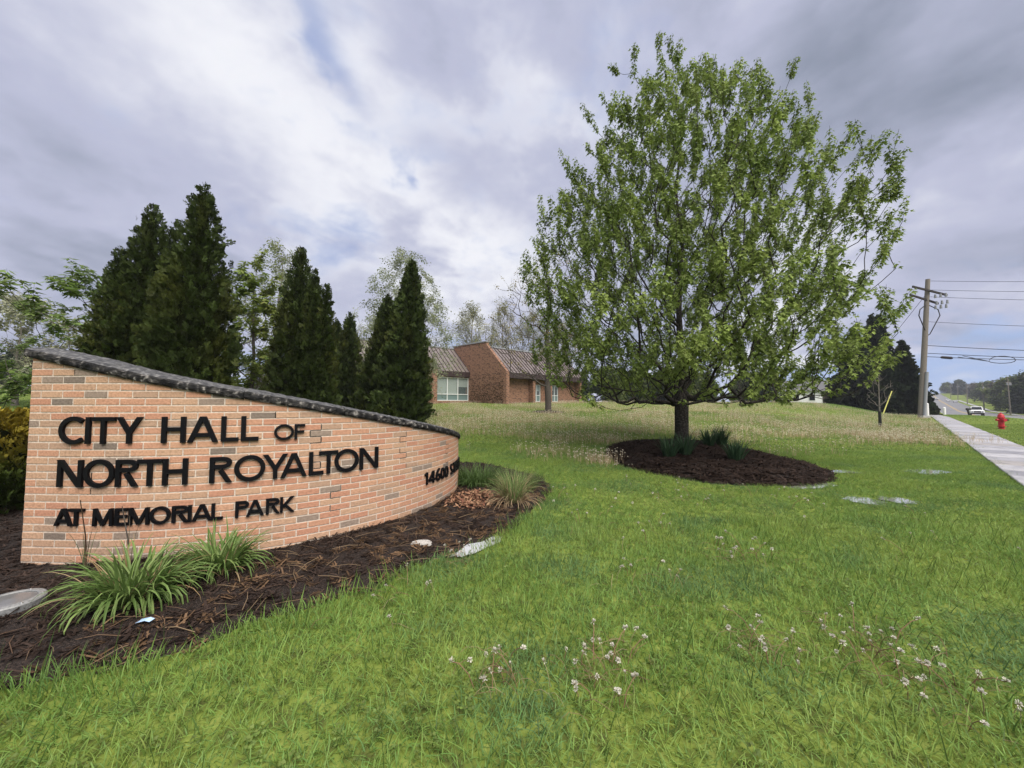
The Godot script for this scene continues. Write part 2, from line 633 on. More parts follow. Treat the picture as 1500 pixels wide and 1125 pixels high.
func conifer(called: String, label: String, base: Vector3, leaders: Array, count: int, tint: Color, sprays: Array, m: Material, size: float, group := "", ex := 0.62, low := 0.62, tier := 0.0) -> Node3D:
	var t := thing(called, label, "tree", base, group)
	var cores := MB.new()
	for L in leaders:                       # [x, z, height, radius, lean x]
		cores.tube(PackedVector3Array([Vector3(L[0], 0, L[1]), Vector3(L[0] + L[4] * 0.5, L[2] * 0.5, L[1]), Vector3(L[0] + L[4], L[2] * 0.97, L[1])]), PackedFloat32Array([0.09, 0.05, 0.012]), 7)
	obj("trunk", cores.mesh(), M.bark_brown, t)
	var inner := MB.new()
	var bins := []
	for s in sprays:
		bins.append(MMB.new())
	var total := 0.0
	for L in leaders:
		total += L[2] * L[3]
	for L in leaders:
		var hh: float = L[2]
		var rr: float = L[3]
		var prof := func(y: float) -> float:
			var u := y / hh
			return rr * minf(1.0, low + u * 3.4) * pow(maxf(0.0, 1.0 - u), ex) * (1.0 - 0.12 * u) * (1.0 + tier * (1.0 - fposmod(y * 0.9, 1.0) * 2.0)) + 0.03
		var pth := PackedVector3Array()
		var rad := PackedFloat32Array()
		for i in 15:
			var y := hh * 0.95 * i / 14.0 + 0.1
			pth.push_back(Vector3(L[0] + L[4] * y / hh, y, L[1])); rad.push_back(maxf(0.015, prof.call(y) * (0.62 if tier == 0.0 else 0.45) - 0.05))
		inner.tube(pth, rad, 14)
		var cnt := int(count * L[2] * L[3] / total)
		for i in cnt:
			var y := hh * (1.0 - pow(rng.randf(), 0.62))
			var a := rng.randf() * TAU
			var lump := 1.0 + 0.30 * n_big.get_noise_3d(cos(a) * 55.0 + base.x * 9.0 + L[0] * 50.0, y * 45.0, sin(a) * 55.0) + (0.85 if tier == 0.0 else 0.6) * n_mid.get_noise_3d(cos(a) * 75.0 + base.x * 9.0, y * 80.0, sin(a) * 75.0)
			var r: float = prof.call(y) * lump * (1.0 - 0.16 * pow(rng.randf(), 1.8))
			if rng.randf() < (0.03 if tier == 0.0 else 0.14):
				r *= 1.12 if tier == 0.0 else rng.randf_range(1.1, 1.45)
			var out := Vector3(cos(a), 0, sin(a))
			var up := (Vector3.UP * rng.randf_range(0.35, 1.1) + out * rng.randf_range(0.35, 1.0) + Vector3(rng.randf_range(-1, 1), 0, rng.randf_range(-1, 1)) * 0.35).normalized()
			if tier > 0.0:
				up = (out + Vector3.UP * rng.randf_range(-0.35, 0.5) + Vector3(rng.randf_range(-1, 1), 0, rng.randf_range(-1, 1)) * 0.3).normalized()
			var side := up.cross(out.rotated(Vector3.UP, rng.randf_range(-1.5, 1.5))).normalized()
			if side.length() < 0.5:
				side = Vector3.RIGHT
			var bs := Basis(side, up, side.cross(up)).scaled(Vector3.ONE * size * rng.randf_range(0.7, 1.35) * lerpf(1.0, 0.7, y / hh))
			var g := 1.0 + 0.55 * n_mid.get_noise_3d(cos(a) * 40.0 + base.x, y * 30.0, sin(a) * 40.0) + rng.randf_range(-0.35, 0.35)
			var warm := clampf(n_big.get_noise_3d(out.x * 30.0, y * 18.0, out.z * 30.0 + base.x * 4.0) * 1.2, 0, 1)
			var c := Color(tint.r * g * (1.0 + 0.7 * warm), tint.g * g * (1.0 + 0.25 * warm), tint.b * g)
			bins[rng.randi() % sprays.size()].add(bs, Vector3(L[0] + L[4] * y / hh, y, L[1]) + out * r - up * 0.12 * size, c)
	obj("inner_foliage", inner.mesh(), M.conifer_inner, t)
	for i in sprays.size():
		scatter("foliage", sprays[i], m, bins[i], t)
	return t


# ------------------------------------------------------------------ sign wall curve

var wall_x := PackedVector2Array()
const WS := 0.01


func trace_wall() -> void:
	var p := Vector2(-4.47, 3.57)
	var s := 0.0
	while s < 7.3:
		wall_x.push_back(p)
		var h := deg_to_rad(-3.0 + 19.5 * maxf(0.0, s + WS / 2 - 0.45))
		p += Vector2(cos(h), sin(h)) * WS
		s += WS


func wp(s: float, out: float, y: float) -> Vector3:      # a point of the wall's face: along it, in front of it, up
	var k := clampf(s / WS, 0.0, wall_x.size() - 2.0)
	var i := int(k)
	var p := wall_x[i].lerp(wall_x[i + 1], k - i)
	var d := (wall_x[i + 1] - wall_x[i]).normalized()
	if s < 0.0:
		p += d * s
	p += Vector2(d.y, -d.x) * out
	return Vector3(p.x, y, -p.y)


func wdir(s: float) -> Vector3:
	var i := int(clampf(s / WS, 0.0, wall_x.size() - 2.0))
	var d := (wall_x[i + 1] - wall_x[i]).normalized()
	return Vector3(d.x, 0, -d.y)


func cap_low(s: float) -> float:
	var k := [[-0.1, 1.94], [0.0, 1.92], [0.44, 1.83], [1.06, 1.69], [1.54, 1.595], [1.87, 1.535], [2.45, 1.42], [2.79, 1.355], [3.4, 1.235], [4.33, 1.07], [5.62, 0.86], [7.4, 0.6]]
	for i in k.size() - 1:
		if s <= k[i + 1][0]:
			return lerpf(k[i][1], k[i + 1][1], (s - k[i][0]) / (k[i + 1][0] - k[i][0]))
	return 0.6


# ------------------------------------------------------------------ lettering: strokes in a unit box (x 0..w, y 0..1)

func arc(cx: float, cy: float, rx: float, ry: float, a0: float, a1: float, m: int) -> PackedVector2Array:
	var r := PackedVector2Array()
	for i in m + 1:
		var a := deg_to_rad(lerpf(a0, a1, float(i) / m))
		r.push_back(Vector2(cx + cos(a) * rx, cy + sin(a) * ry))
	return r


func ln(a: float, b: float, c: float, d: float) -> PackedVector2Array:
	return PackedVector2Array([Vector2(a, b), Vector2(c, d)])


func glyph(ch: String, w: float, k: float) -> Array:     # k: stroke width
	var e := k / 2
	match ch:
		"I": return [ln(w / 2, 0, w / 2, 1)]
		"T": return [ln(w / 2, 0, w / 2, 1 - k), ln(0, 1 - e, w, 1 - e)]
		"L": return [ln(e, 0, e, 1), ln(k, e, w, e)]
		"H": return [ln(e, 0, e, 1), ln(w - e, 0, w - e, 1), ln(k, 0.52, w - k, 0.52)]
		"E": return [ln(e, 0, e, 1), ln(k, e, w, e), ln(k, 0.52, w * 0.94, 0.52), ln(k, 1 - e, w, 1 - e)]
		"F": return [ln(e, 0, e, 1), ln(k, 0.5, w * 0.92, 0.5), ln(k, 1 - e, w, 1 - e)]
		"N": return [ln(e, 0, e, 1), ln(w - e, 0, w - e, 1), ln(k * 0.55, 1 - k * 0.1, w - k * 0.55, k * 0.1)]
		"M": return [ln(e, 0, e * 1.3, 1), ln(w - e, 0, w - e * 1.3, 1), ln(k * 0.6, 0.98, w / 2, k * 0.3), ln(w - k * 0.6, 0.98, w / 2, k * 0.3)]
		"A": return [ln(e, 0, w / 2 - k * 0.08, 1), ln(w - e, 0, w / 2 + k * 0.08, 1), ln(w * 0.22, 0.28, w * 0.78, 0.28)]
		"Y": return [ln(w / 2, 0, w / 2, 0.46), ln(e, 1, w / 2, 0.4), ln(w - e, 1, w / 2, 0.4)]
		"K": return [ln(e, 0, e, 1), ln(k, 0.36, w - e, 1), ln(w * 0.34, 0.5, w - e * 0.8, 0)]
		"O": return [arc(w / 2, 0.5, w / 2 - e, 0.52 - e, 0, 360, 36)]
		"0": return [arc(w / 2, 0.5, w / 2 - e, 0.5 - e, 0, 360, 30)]
		"C": return [arc(w * 0.56, 0.5, w * 0.56 - e, 0.52 - e, 48, 312, 28)]
		"D":
			var d := ln(k, 1 - e, w * 0.45, 1 - e); d.append_array(arc(w * 0.45, 0.5, w * 0.55 - e, 0.5 - e, 90, -90, 18)); d.push_back(Vector2(k, e))
			return [ln(e, 0, e, 1), d]
		"P", "R":
			var b := 0.76 if ch == "P" else 0.77
			var q := ln(k, 1 - e, w * 0.58, 1 - e)
			q.append_array(arc(w * 0.58, b, w * 0.42 - e, 1 - e - b, 90, -90, 14))
			q.push_back(Vector2(k, 2 * b - 1 + e))
			return [ln(e, 0, e, 1), q] if ch == "P" else [ln(e, 0, e, 1), q, ln(w * 0.48, 0.5, w - e, 0)]
		"1": return [ln(w * 0.6, 0, w * 0.6, 1), ln(w * 0.6, 1 - e * 0.8, w * 0.1, 0.78)]
		"4": return [ln(w * 0.72, 0, w * 0.72, 1), ln(0, 0.27, w, 0.27), ln(w * 0.68, 0.97, e * 0.8, 0.3)]
		"6":
			var s := arc(w * 0.95, 0.36, w * 0.95 - e, 0.64, 100, 180, 12)
			return [s, arc(w / 2, 0.32, w / 2 - e, 0.32 - e, 0, 360, 26)]
		"S":
			var s := arc(w / 2, 0.74, w / 2 - e, 0.26 - e, 35, 240, 16)
			s.append_array(arc(w / 2, 0.26, w / 2 - e, 0.26 - e, 75, -140, 16))
			return [s]
	return []


# one letter: strokes swept into prisms, bent round the wall
func letter(ch: String, s0: float, w: float, h0: float, h: float, k: float, parent: Node) -> void:
	var b := MB.new()
	var depth := 0.022
	var gi := 0
	for g in glyph(ch, w / h, k):
		var p: PackedVector2Array = g
		var m := p.size()
		var closed := p[0].distance_to(p[m - 1]) < 0.001
		var L := PackedVector2Array()
		var R := PackedVector2Array()
		if not closed and m == 2:      # bend straight strokes too
			var a := p[0]; var z := p[1]
			p = PackedVector2Array()
			for i in 5:
				p.push_back(a.lerp(z, i / 4.0))
			m = 5
		for i in m:
			var d0 := (p[i] - p[(i - 1 + m - 1) % (m - 1)]) if closed else (p[i] - p[maxi(i - 1, 0)])
			var d1 := (p[(i + 1) % (m - 1)] - p[i % (m - 1)]) if closed else (p[mini(i + 1, m - 1)] - p[i])
			if d0.length() < 1e-6: d0 = d1
			if d1.length() < 1e-6: d1 = d0
			var d := (d0.normalized() + d1.normalized()).normalized()
			var nn := Vector2(-d.y, d.x)
			var ml := 1.0 / maxf(0.5, nn.dot(Vector2(-d1.y, d1.x).normalized()))
			L.push_back(p[i] + nn * k / 2 * ml); R.push_back(p[i] - nn * k / 2 * ml)
		# diagonal ends are cut level with the line of the letter
		if not closed:
			for q in [0, m - 1]:
				for e in [L, R]:
					if ch in "NMAYKR14":
						if p[q].y < 0.02 and absf(p[0].x - p[m - 1].x) > 0.01:
							var dd: Vector2 = (p[m - 1] - p[0]).normalized()
							if absf(dd.y) > 0.2:
								e[q] = e[q] + dd * ((0.0 - e[q].y) / dd.y)
						elif p[q].y > 0.97 and absf(p[0].x - p[m - 1].x) > 0.01:
							var dd: Vector2 = (p[m - 1] - p[0]).normalized()
							if absf(dd.y) > 0.2:
								e[q] = e[q] + dd * ((1.0 - e[q].y) / dd.y)
		var of := 0.004 + depth + gi * 0.0005
		var back := 0.004 + gi * 0.0004
		for i in m - 1:
			var q := []
			for e in [L[i], R[i], R[i + 1], L[i + 1]]:
				q.append(wp(s0 + e.x * h, of, h0 + e.y * h))
				q.append(wp(s0 + e.x * h, back, h0 + e.y * h))
			var out: Vector3 = wp(s0, 1.0, 0) - wp(s0, 0.0, 0)
			var mid: Vector3 = (q[0] + q[2] + q[4] + q[6]) / 4.0
			b.quad(q[0], q[2], q[4], q[6], out)
			b.quad(q[1], q[3], q[5], q[7], -out)
			b.quad(q[0], q[1], q[7], q[6], (q[0] + q[6]) / 2.0 - mid)
			b.quad(q[2], q[3], q[5], q[4], (q[2] + q[4]) / 2.0 - mid)
			if not closed and i == 0:
				b.quad(q[0], q[1], q[3], q[2], q[0] - q[6])
			if not closed and i == m - 2:
				b.quad(q[6], q[7], q[5], q[4], q[6] - q[0])
		gi += 1
	obj("letter", b.mesh(), M.black_metal, parent)


func line_of(text: String, spots: Array, h0: float, h: float, k: float, parent: Node) -> void:
	for i in text.length():
		letter(text[i], spots[i][0], spots[i][1], h0, h, k, parent)


# ------------------------------------------------------------------ beds, patches

func inside(poly: PackedVector2Array, x: float, f: float) -> bool:
	return Geometry2D.is_point_in_polygon(Vector2(x, f), poly)


func edge_dist(poly: PackedVector2Array, q: Vector2) -> float:
	var best := 1e9
	for i in poly.size():
		best = minf(best, q.distance_to(Geometry2D.get_closest_point_to_segment(q, poly[i], poly[(i + 1) % poly.size()])))
	return best


func smooth_poly(p: PackedVector2Array, times := 2, jag := 0.02) -> PackedVector2Array:
	for t in times:
		var r := PackedVector2Array()
		for i in p.size():
			var a := p[i]
			var b := p[(i + 1) % p.size()]
			r.push_back(a.lerp(b, 0.25)); r.push_back(a.lerp(b, 0.75))
		p = r
	for i in p.size():
		p[i] += Vector2(rng.randf_range(-jag, jag), rng.randf_range(-jag, jag))
	return p


# a heaped sheet over a polygon on a grid; returns a function for its height
func heap(called: String, poly: PackedVector2Array, cell: float, hmax: float, slope: float, m: Material, peak := Vector2.ZERO, peak_h := 0.0, peak_r := 1.0) -> Callable:
	var lo := poly[0]
	var hi := poly[0]
	for q in poly:
		lo = lo.min(q); hi = hi.max(q)
	var hgt := func(x: float, f: float) -> float:
		var d := edge_dist(poly, Vector2(x, f))
		var e: float = gh(x, f) + minf(hmax, d * slope) + n_fine.get_noise_2d(x * 60.0, f * 60.0) * 0.014 * minf(1.0, d * 6.0)
		if peak_h > 0.0:
			e += peak_h * exp(-pow(Vector2(x, f).distance_to(peak) / peak_r, 2.0))
		return e + 0.006
	var b := MB.new()
	var nx := int((hi.x - lo.x) / cell) + 1
	var nf := int((hi.y - lo.y) / cell) + 1
	var y := {}
	for i in nx + 1:
		for j in nf + 1:
			var x := lo.x + i * cell
			var f := lo.y + j * cell
			var inn := inside(poly, x, f)
			if inn or edge_dist(poly, Vector2(x, f)) < cell * 1.2:
				y[Vector2i(i, j)] = Vector3(x, hgt.call(x, f) if inn else gh(x, f) - 0.012, -f)
	for i in nx:
		for j in nf:
			var q := [Vector2i(i, j), Vector2i(i + 1, j), Vector2i(i + 1, j + 1), Vector2i(i, j + 1)]
			if y.has(q[0]) and y.has(q[1]) and y.has(q[2]) and y.has(q[3]):
				b.quad(y[q[0]], y[q[1]], y[q[2]], y[q[3]], Vector3.UP)
	obj(called, b.mesh(), m, null, "structure")
	return hgt


# strap leaves arching from a centre
func strap_leaves(count: int, l0: float, l1: float, width: float, arch: float, spread: float, upright: float, c: Color, c2: Color) -> ArrayMesh:
	var b := MB.new()
	b.colored = true
	for i in count:
		var a := rng.randf() * TAU
		var out := Vector3(cos(a), 0, sin(a))
		var side := Vector3(-sin(a), 0, cos(a))
		var l := rng.randf_range(l0, l1)
		var lean := rng.randf_range(0.12, 1.0) * (1.0 - upright)
		var pos := out * spread * sqrt(rng.randf()) * 0.6 + side * rng.randf_range(-0.4, 0.4) * spread
		var ang := lean * 0.9
		var bend := arch * rng.randf_range(0.5, 1.3) * (0.35 + lean)
		var w := width * rng.randf_range(0.7, 1.2)
		var twist := rng.randf_range(-0.5, 0.5)
		var cc := c.lerp(c2, rng.randf())
		var g := rng.randf_range(0.8, 1.2)
		b.col = Color(cc.r * g, cc.g * g, cc.b * g)
		var m := 7
		var prev := []
		for j in m + 1:
			var t := float(j) / m
			var d := (Vector3.UP * cos(ang) + out * sin(ang)).normalized()
			var s := (side * cos(twist * t) + d.cross(side) * sin(twist * t)).normalized()
			var up := s.cross(d)
			var ww := w * (1.0 - pow(t, 2.6)) * (0.6 + 0.4 * minf(1.0, t * 5.0)) / 2 + 0.0004
			var row := [pos + s * ww + up * ww * 0.5, pos, pos - s * ww + up * ww * 0.5]
			if j > 0:
				b.tri(prev[0], row[0], prev[1]); b.tri(prev[1], row[0], row[1])
				b.tri(prev[1], row[1], prev[2]); b.tri(prev[2], row[1], row[2])
			prev = row
			pos += d * l / m
			ang += bend / m * (0.4 + 1.6 * t)
	return b.mesh()


# ------------------------------------------------------------------ the scene

func _ready() -> void:
	rng.seed = 7
	n_big.seed = 3; n_big.frequency = 0.02; n_big.fractal_octaves = 2
	n_mid.seed = 4; n_mid.frequency = 0.03; n_mid.fractal_octaves = 3
	n_fine.seed = 6; n_fine.frequency = 0.1; n_fine.fractal_octaves = 3

	# camera
	var cam := Camera3D.new()
	cam.name = "camera"
	cam.position = Vector3(0, 1.5, 0)
	cam.rotation_degrees = Vector3(2.8, 0, 0)
	cam.fov = 89.95
	cam.near = 0.05
	cam.far = 4000.0
	add_child(cam)
	cam.current = true

	# sky, exposure
	var env := Environment.new()
	env.background_mode = Environment.BG_SKY
	env.tonemap_mode = Environment.TONE_MAPPER_LINEAR
	env.tonemap_exposure = EXPO
	env.sdfgi_enabled = true
	env.ssao_enabled = true
	env.ssil_enabled = true
	var sk := PanoramaSkyMaterial.new()
	sk.panorama = sky_picture()
	sk.energy_multiplier = 1.0 / EXPO
	env.sky = Sky.new()
	env.sky.sky_material = sk
	env.fog_enabled = true
	env.fog_density = 0.00035
	env.fog_light_color = Color(0.80, 0.82, 0.88)
	var we := WorldEnvironment.new()
	we.name = "world_environment"
	we.environment = env
	add_child(we)

	# the sun behind cloud, high behind the camera on its right
	var sun := DirectionalLight3D.new()
	sun.name = "sun"
	sun.light_energy = 0.5
	sun.light_angular_distance = 60.0
	sun.light_color = Color(1.0, 0.97, 0.92)
	sun.shadow_enabled = true
	sun.rotation_degrees = Vector3(-56, 28, 0)
	add_child(sun)

	materials()
	trace_wall()
	ground()
	roads()
	var bed := beds()
	hall()
	far_things()
	evergreens()
	back_trees()
	maple()
	sign_wall()
	plants(bed[0], bed[1])
	roadside()
	grasses(bed[2], bed[3])
	dandelions(bed[2], bed[3])
	odds(bed[0], bed[2])


func materials() -> void:
	M.bark_dark = grainy(mat(Color.WHITE, 0.85, 0.3), "bark_dark", [lin(0.012, 0.010, 0.009), lin(0.035, 0.030, 0.026), lin(0.10, 0.095, 0.085)], 0.018, 0.6, 1.6, 1.4, 2)
	M.bark_grey = grainy(mat(Color.WHITE, 0.9, 0.2), "bark_grey", [lin(0.05, 0.043, 0.038), lin(0.13, 0.115, 0.10)], 0.02, 0.7, 0.8, 1.4, 2)
	M.bark_pale = grainy(mat(Color.WHITE, 0.9, 0.2), "bark_pale", [lin(0.10, 0.09, 0.08), lin(0.26, 0.24, 0.21)], 0.02, 0.7, 0.0, 1.4, 2)
	M.bark_brown = mat(lin(0.05, 0.032, 0.02), 0.9, 0.2)
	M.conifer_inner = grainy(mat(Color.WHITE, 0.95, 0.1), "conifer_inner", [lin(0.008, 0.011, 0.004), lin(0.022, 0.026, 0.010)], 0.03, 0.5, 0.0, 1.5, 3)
	M.leaf = vmat(0.5, 0.75, 0.35)
	M.conifer = vmat(0.65, 0.18, 0.25)
	M.strap = vmat(0.5, 0.6, 0.35)
	M.blade = vmat(0.5, 0.8, 0.35)
	M.dry = vmat(0.9, 0.2, 0.15)
	M.black_metal = mat(lin(0.004, 0.004, 0.0055), 0.5, 0.25)
	M.mulch = grainy(mat(Color.WHITE, 0.8, 0.35), "mulch", [lin(0.010, 0.0072, 0.0066), lin(0.026, 0.0185, 0.016), lin(0.068, 0.048, 0.039)], 0.05, 0.5, 2.0, 1.7, 5)
	M.lawn = grainy(mat(Color.WHITE, 0.95, 0.15), "lawn", [lin(0.065, 0.075, 0.024), lin(0.135, 0.18, 0.036), lin(0.20, 0.235, 0.06)], 0.02, 1.9, 0.0, 1.3, 7)
	M.asphalt = grainy(mat(Color.WHITE, 0.55, 0.5), "asphalt", [lin(0.10, 0.10, 0.105), lin(0.20, 0.20, 0.205)], 0.01, 6.0, 0.0, 1.4, 9)
	M.yellow_paint = mat(lin(0.55, 0.36, 0.06), 0.7, 0.3)
	M.white_paint = mat(lin(0.75, 0.75, 0.75), 0.5, 0.4)
	M.concrete = []
	var cs := [[0.27, 0.265, 0.285], [0.33, 0.325, 0.345], [0.21, 0.205, 0.225], [0.27, 0.25, 0.24], [0.37, 0.365, 0.385]]
	for i in cs.size():
		var k: Array = cs[i]
		M.concrete.append(grainy(mat(Color.WHITE, 0.42, 0.5), "concrete%d" % i, [lin(k[0] * 0.72, k[1] * 0.72, k[2] * 0.72), lin(k[0], k[1], k[2]), lin(k[0] * 1.15, k[1] * 1.15, k[2] * 1.12)], 0.012, 2.3, 0.25, 1.3, 12))
	M.brick = []
	var bc := [[0.45, 0.245, 0.16], [0.47, 0.27, 0.175], [0.43, 0.22, 0.145], [0.45, 0.285, 0.19], [0.41, 0.26, 0.175], [0.38, 0.25, 0.175], [0.26, 0.20, 0.16], [0.19, 0.152, 0.125]]
	for i in bc.size():
		var k: Array = bc[i]
		M.brick.append(grainy(mat(Color.WHITE, 0.85, 0.3), "brick%d" % i, [lin(k[0] * 0.80, k[1] * 0.80, k[2] * 0.80), lin(k[0], k[1], k[2]), lin(k[0] * 1.12, k[1] * 1.14, k[2] * 1.16)], 0.03, 0.45, 0.12, 1.5, 14))
	M.mortar = grainy(mat(Color.WHITE, 0.9, 0.2), "mortar", [lin(0.46, 0.39, 0.33), lin(0.66, 0.58, 0.50)], 0.03, 0.5, 0.15, 1.5, 15)
	M.dark_joint = mat(lin(0.02, 0.016, 0.014), 0.95, 0.1)
	var a := grainy(mat(Color.WHITE, 0.75, 0.25), "slate", [lin(0.006, 0.006, 0.007), lin(0.009, 0.009, 0.010), lin(0.013, 0.013, 0.014), lin(0.022, 0.021, 0.021), lin(0.06, 0.057, 0.055), lin(0.34, 0.32, 0.30)], 0.016, 0.75, 1.0, 1.5, 16)
	M.slate = a
	M.slate_top = grainy(mat(Color.WHITE, 0.5, 0.5), "slate_top", [lin(0.012, 0.012, 0.013), lin(0.05, 0.049, 0.048), lin(0.19, 0.185, 0.18)], 0.02, 0.6, 0.8, 1.5, 17)  # paler than the slate: wet reflection of the sky put into the colour
	M.water = mat(lin(0.55, 0.55, 0.55), 0.04, 1.0); M.water.metallic = 0.55; M.water.clearcoat_enabled = true; M.water.clearcoat = 1.0; M.water.clearcoat_roughness = 0.02
	M.roof_metal = grainy(mat(Color.WHITE, 0.42, 0.6), "roof_metal", [lin(0.12, 0.098, 0.095), lin(0.165, 0.138, 0.134)], 0.01, 3.0, 0.0, 1.2, 18)
	M.roof_seam = mat(lin(0.04, 0.025, 0.024), 0.5, 0.5)
	M.fascia = mat(lin(0.035, 0.022, 0.022), 0.5, 0.5)
	M.window_frame = mat(lin(0.62, 0.64, 0.64), 0.4, 0.5)
	M.blind = mat(lin(0.24, 0.27, 0.25), 0.7, 0.3)
	M.room_dark = mat(lin(0.02, 0.022, 0.024), 0.9, 0.2)
	M.teal_panel = mat(lin(0.13, 0.19, 0.19), 0.35, 0.5)
	var gl := StandardMaterial3D.new()
	gl.transparency = BaseMaterial3D.TRANSPARENCY_ALPHA
	gl.albedo_color = Color(0.75, 0.85, 0.85, 0.12)
	gl.roughness = 0.03
	M.glass = gl
	M.hall_brick = mat(Color.WHITE, 0.9, 0.25)
	M.hall_brick.albedo_texture = brick_picture()
	M.red_paint = mat(lin(0.42, 0.018, 0.03), 0.4, 0.5)
	M.wood_pole = grainy(mat(Color.WHITE, 0.9, 0.2), "wood_pole", [lin(0.13, 0.115, 0.10), lin(0.25, 0.225, 0.20)], 0.03, 1.2, 0.3, 1.5, 20)
	M.wood_dark = mat(lin(0.05, 0.045, 0.045), 0.9, 0.2)
	M.grey_pvc = mat(lin(0.24, 0.25, 0.27), 0.5, 0.4)
	M.cable = mat(lin(0.03, 0.03, 0.035), 0.6, 0.3)
	M.black_plastic = mat(lin(0.012, 0.012, 0.012), 0.5, 0.4)
	M.rubber = mat(lin(0.015, 0.015, 0.015), 0.8, 0.3)
	M.car_white = mat(lin(0.7, 0.71, 0.73), 0.25, 0.5)
	M.car_glass = mat(lin(0.015, 0.018, 0.02), 0.08, 0.6)
	M.chrome = mat(lin(0.5, 0.5, 0.5), 0.25, 0.5); M.chrome.metallic = 0.8
	M.steel = grainy(mat(Color.WHITE, 0.45, 0.5), "steel", [lin(0.13, 0.135, 0.14), lin(0.26, 0.265, 0.27)], 0.03, 0.3, 0.0, 1.5, 22)
	M.siding = mat(lin(0.72, 0.73, 0.75), 0.6, 0.3)
	M.shingle = mat(lin(0.12, 0.12, 0.13), 0.9, 0.2)
	M.stone_pale = grainy(mat(Color.WHITE, 0.8, 0.3), "stone_pale", [lin(0.28, 0.26, 0.24), lin(0.5, 0.48, 0.46)], 0.03, 0.3, 0.3, 1.4, 23)


# courses too small in the picture to tell apart: 8 bricks by 16 courses of print
func brick_picture() -> ImageTexture:
	var im := Image.create(512, 512, false, Image.FORMAT_RGB8)
	im.fill(lin(0.20, 0.14, 0.105))
	var r := RandomNumberGenerator.new(); r.seed = 99
	for j in 16:
		for i in range(-1, 9):
			var k := r.randf()
			var c := lin(0.19, 0.10, 0.066).lerp(lin(0.30, 0.165, 0.112), r.randf())
			if k < 0.16:
				c = lin(0.085, 0.055, 0.043)
			var x := i * 64 + (32 if j % 2 else 0)
			if i == -1 and j % 2 == 0:
				continue
			im.fill_rect(Rect2i(x + 2, j * 32 + 2, 60, 27), c)
	return ImageTexture.create_from_image(im)


func ground() -> void:
	# a sheet laid out along the road, fine near the camera, to the horizon
	var us := []
	var ns := []
	var s := -14.0
	while s < 3000.0:
		us.append(s)
		var d := absf(s - 5.0)
		s += clampf(d * 0.035, 0.28, 160.0)
	us.push_front(-40.0); us.push_front(-120.0); us.push_front(-600.0)
	for side in [-1, 1]:
		var q := 0.0
		var acc := []
		while q < 2500.0:
			q += clampf(q * 0.045, 0.28, 200.0)
			acc.append(q * side)
		if side < 0:
			acc.reverse()
			ns = acc + [0.0]
		else:
			ns = ns + acc
	for e in [7.0, 7.3, 19.2, 19.5, 1.2, 2.62]:
		ns.append(e)
	ns.sort()
	var rows := []
	var norm := []
	for a in us:
		var row := PackedVector3Array()
		for b in ns:
			var v := sn(a, b)
			if b > 7.2 and b < 19.3:
				v.y -= 0.25
			elif b > 1.25 and b < 2.6:
				v.y -= 0.06
			row.push_back(v)
		rows.append(row)
	for i in us.size():
		var row := PackedVector3Array()
		for j in ns.size():
			var du: Vector3 = rows[mini(i + 1, us.size() - 1)][j] - rows[maxi(i - 1, 0)][j]
			var dn: Vector3 = rows[i][mini(j + 1, ns.size() - 1)] - rows[i][maxi(j - 1, 0)]
			var nn := dn.cross(du).normalized()
			row.push_back(nn if nn.y > 0 else -nn)
		norm.append(row)
	var m := MB.new()
	for i in us.size() - 1:
		for j in ns.size() - 1:
			m.trin(rows[i][j], rows[i + 1][j], rows[i + 1][j + 1], norm[i][j], norm[i + 1][j], norm[i + 1][j + 1])
			m.trin(rows[i][j], rows[i + 1][j + 1], rows[i][j + 1], norm[i][j], norm[i + 1][j + 1], norm[i][j + 1])
	obj("lawn", m.mesh(), M.lawn, null, "structure")


func strip(s0: float, s1: float, n0: float, n1: float, up: float, step: float) -> ArrayMesh:
	var b := MB.new()
	var s := s0
	while s < s1:
		var e := minf(s + step * (1.0 + maxf(0, s) * 0.01), s1)
		for k in 4:
			var a := lerpf(n0, n1, k / 4.0)
			var z := lerpf(n0, n1, (k + 1) / 4.0)
			b.quad(sn(s, a, up), sn(e, a, up), sn(e, z, up), sn(s, z, up), Vector3.UP)
		s = e
	return b.mesh()


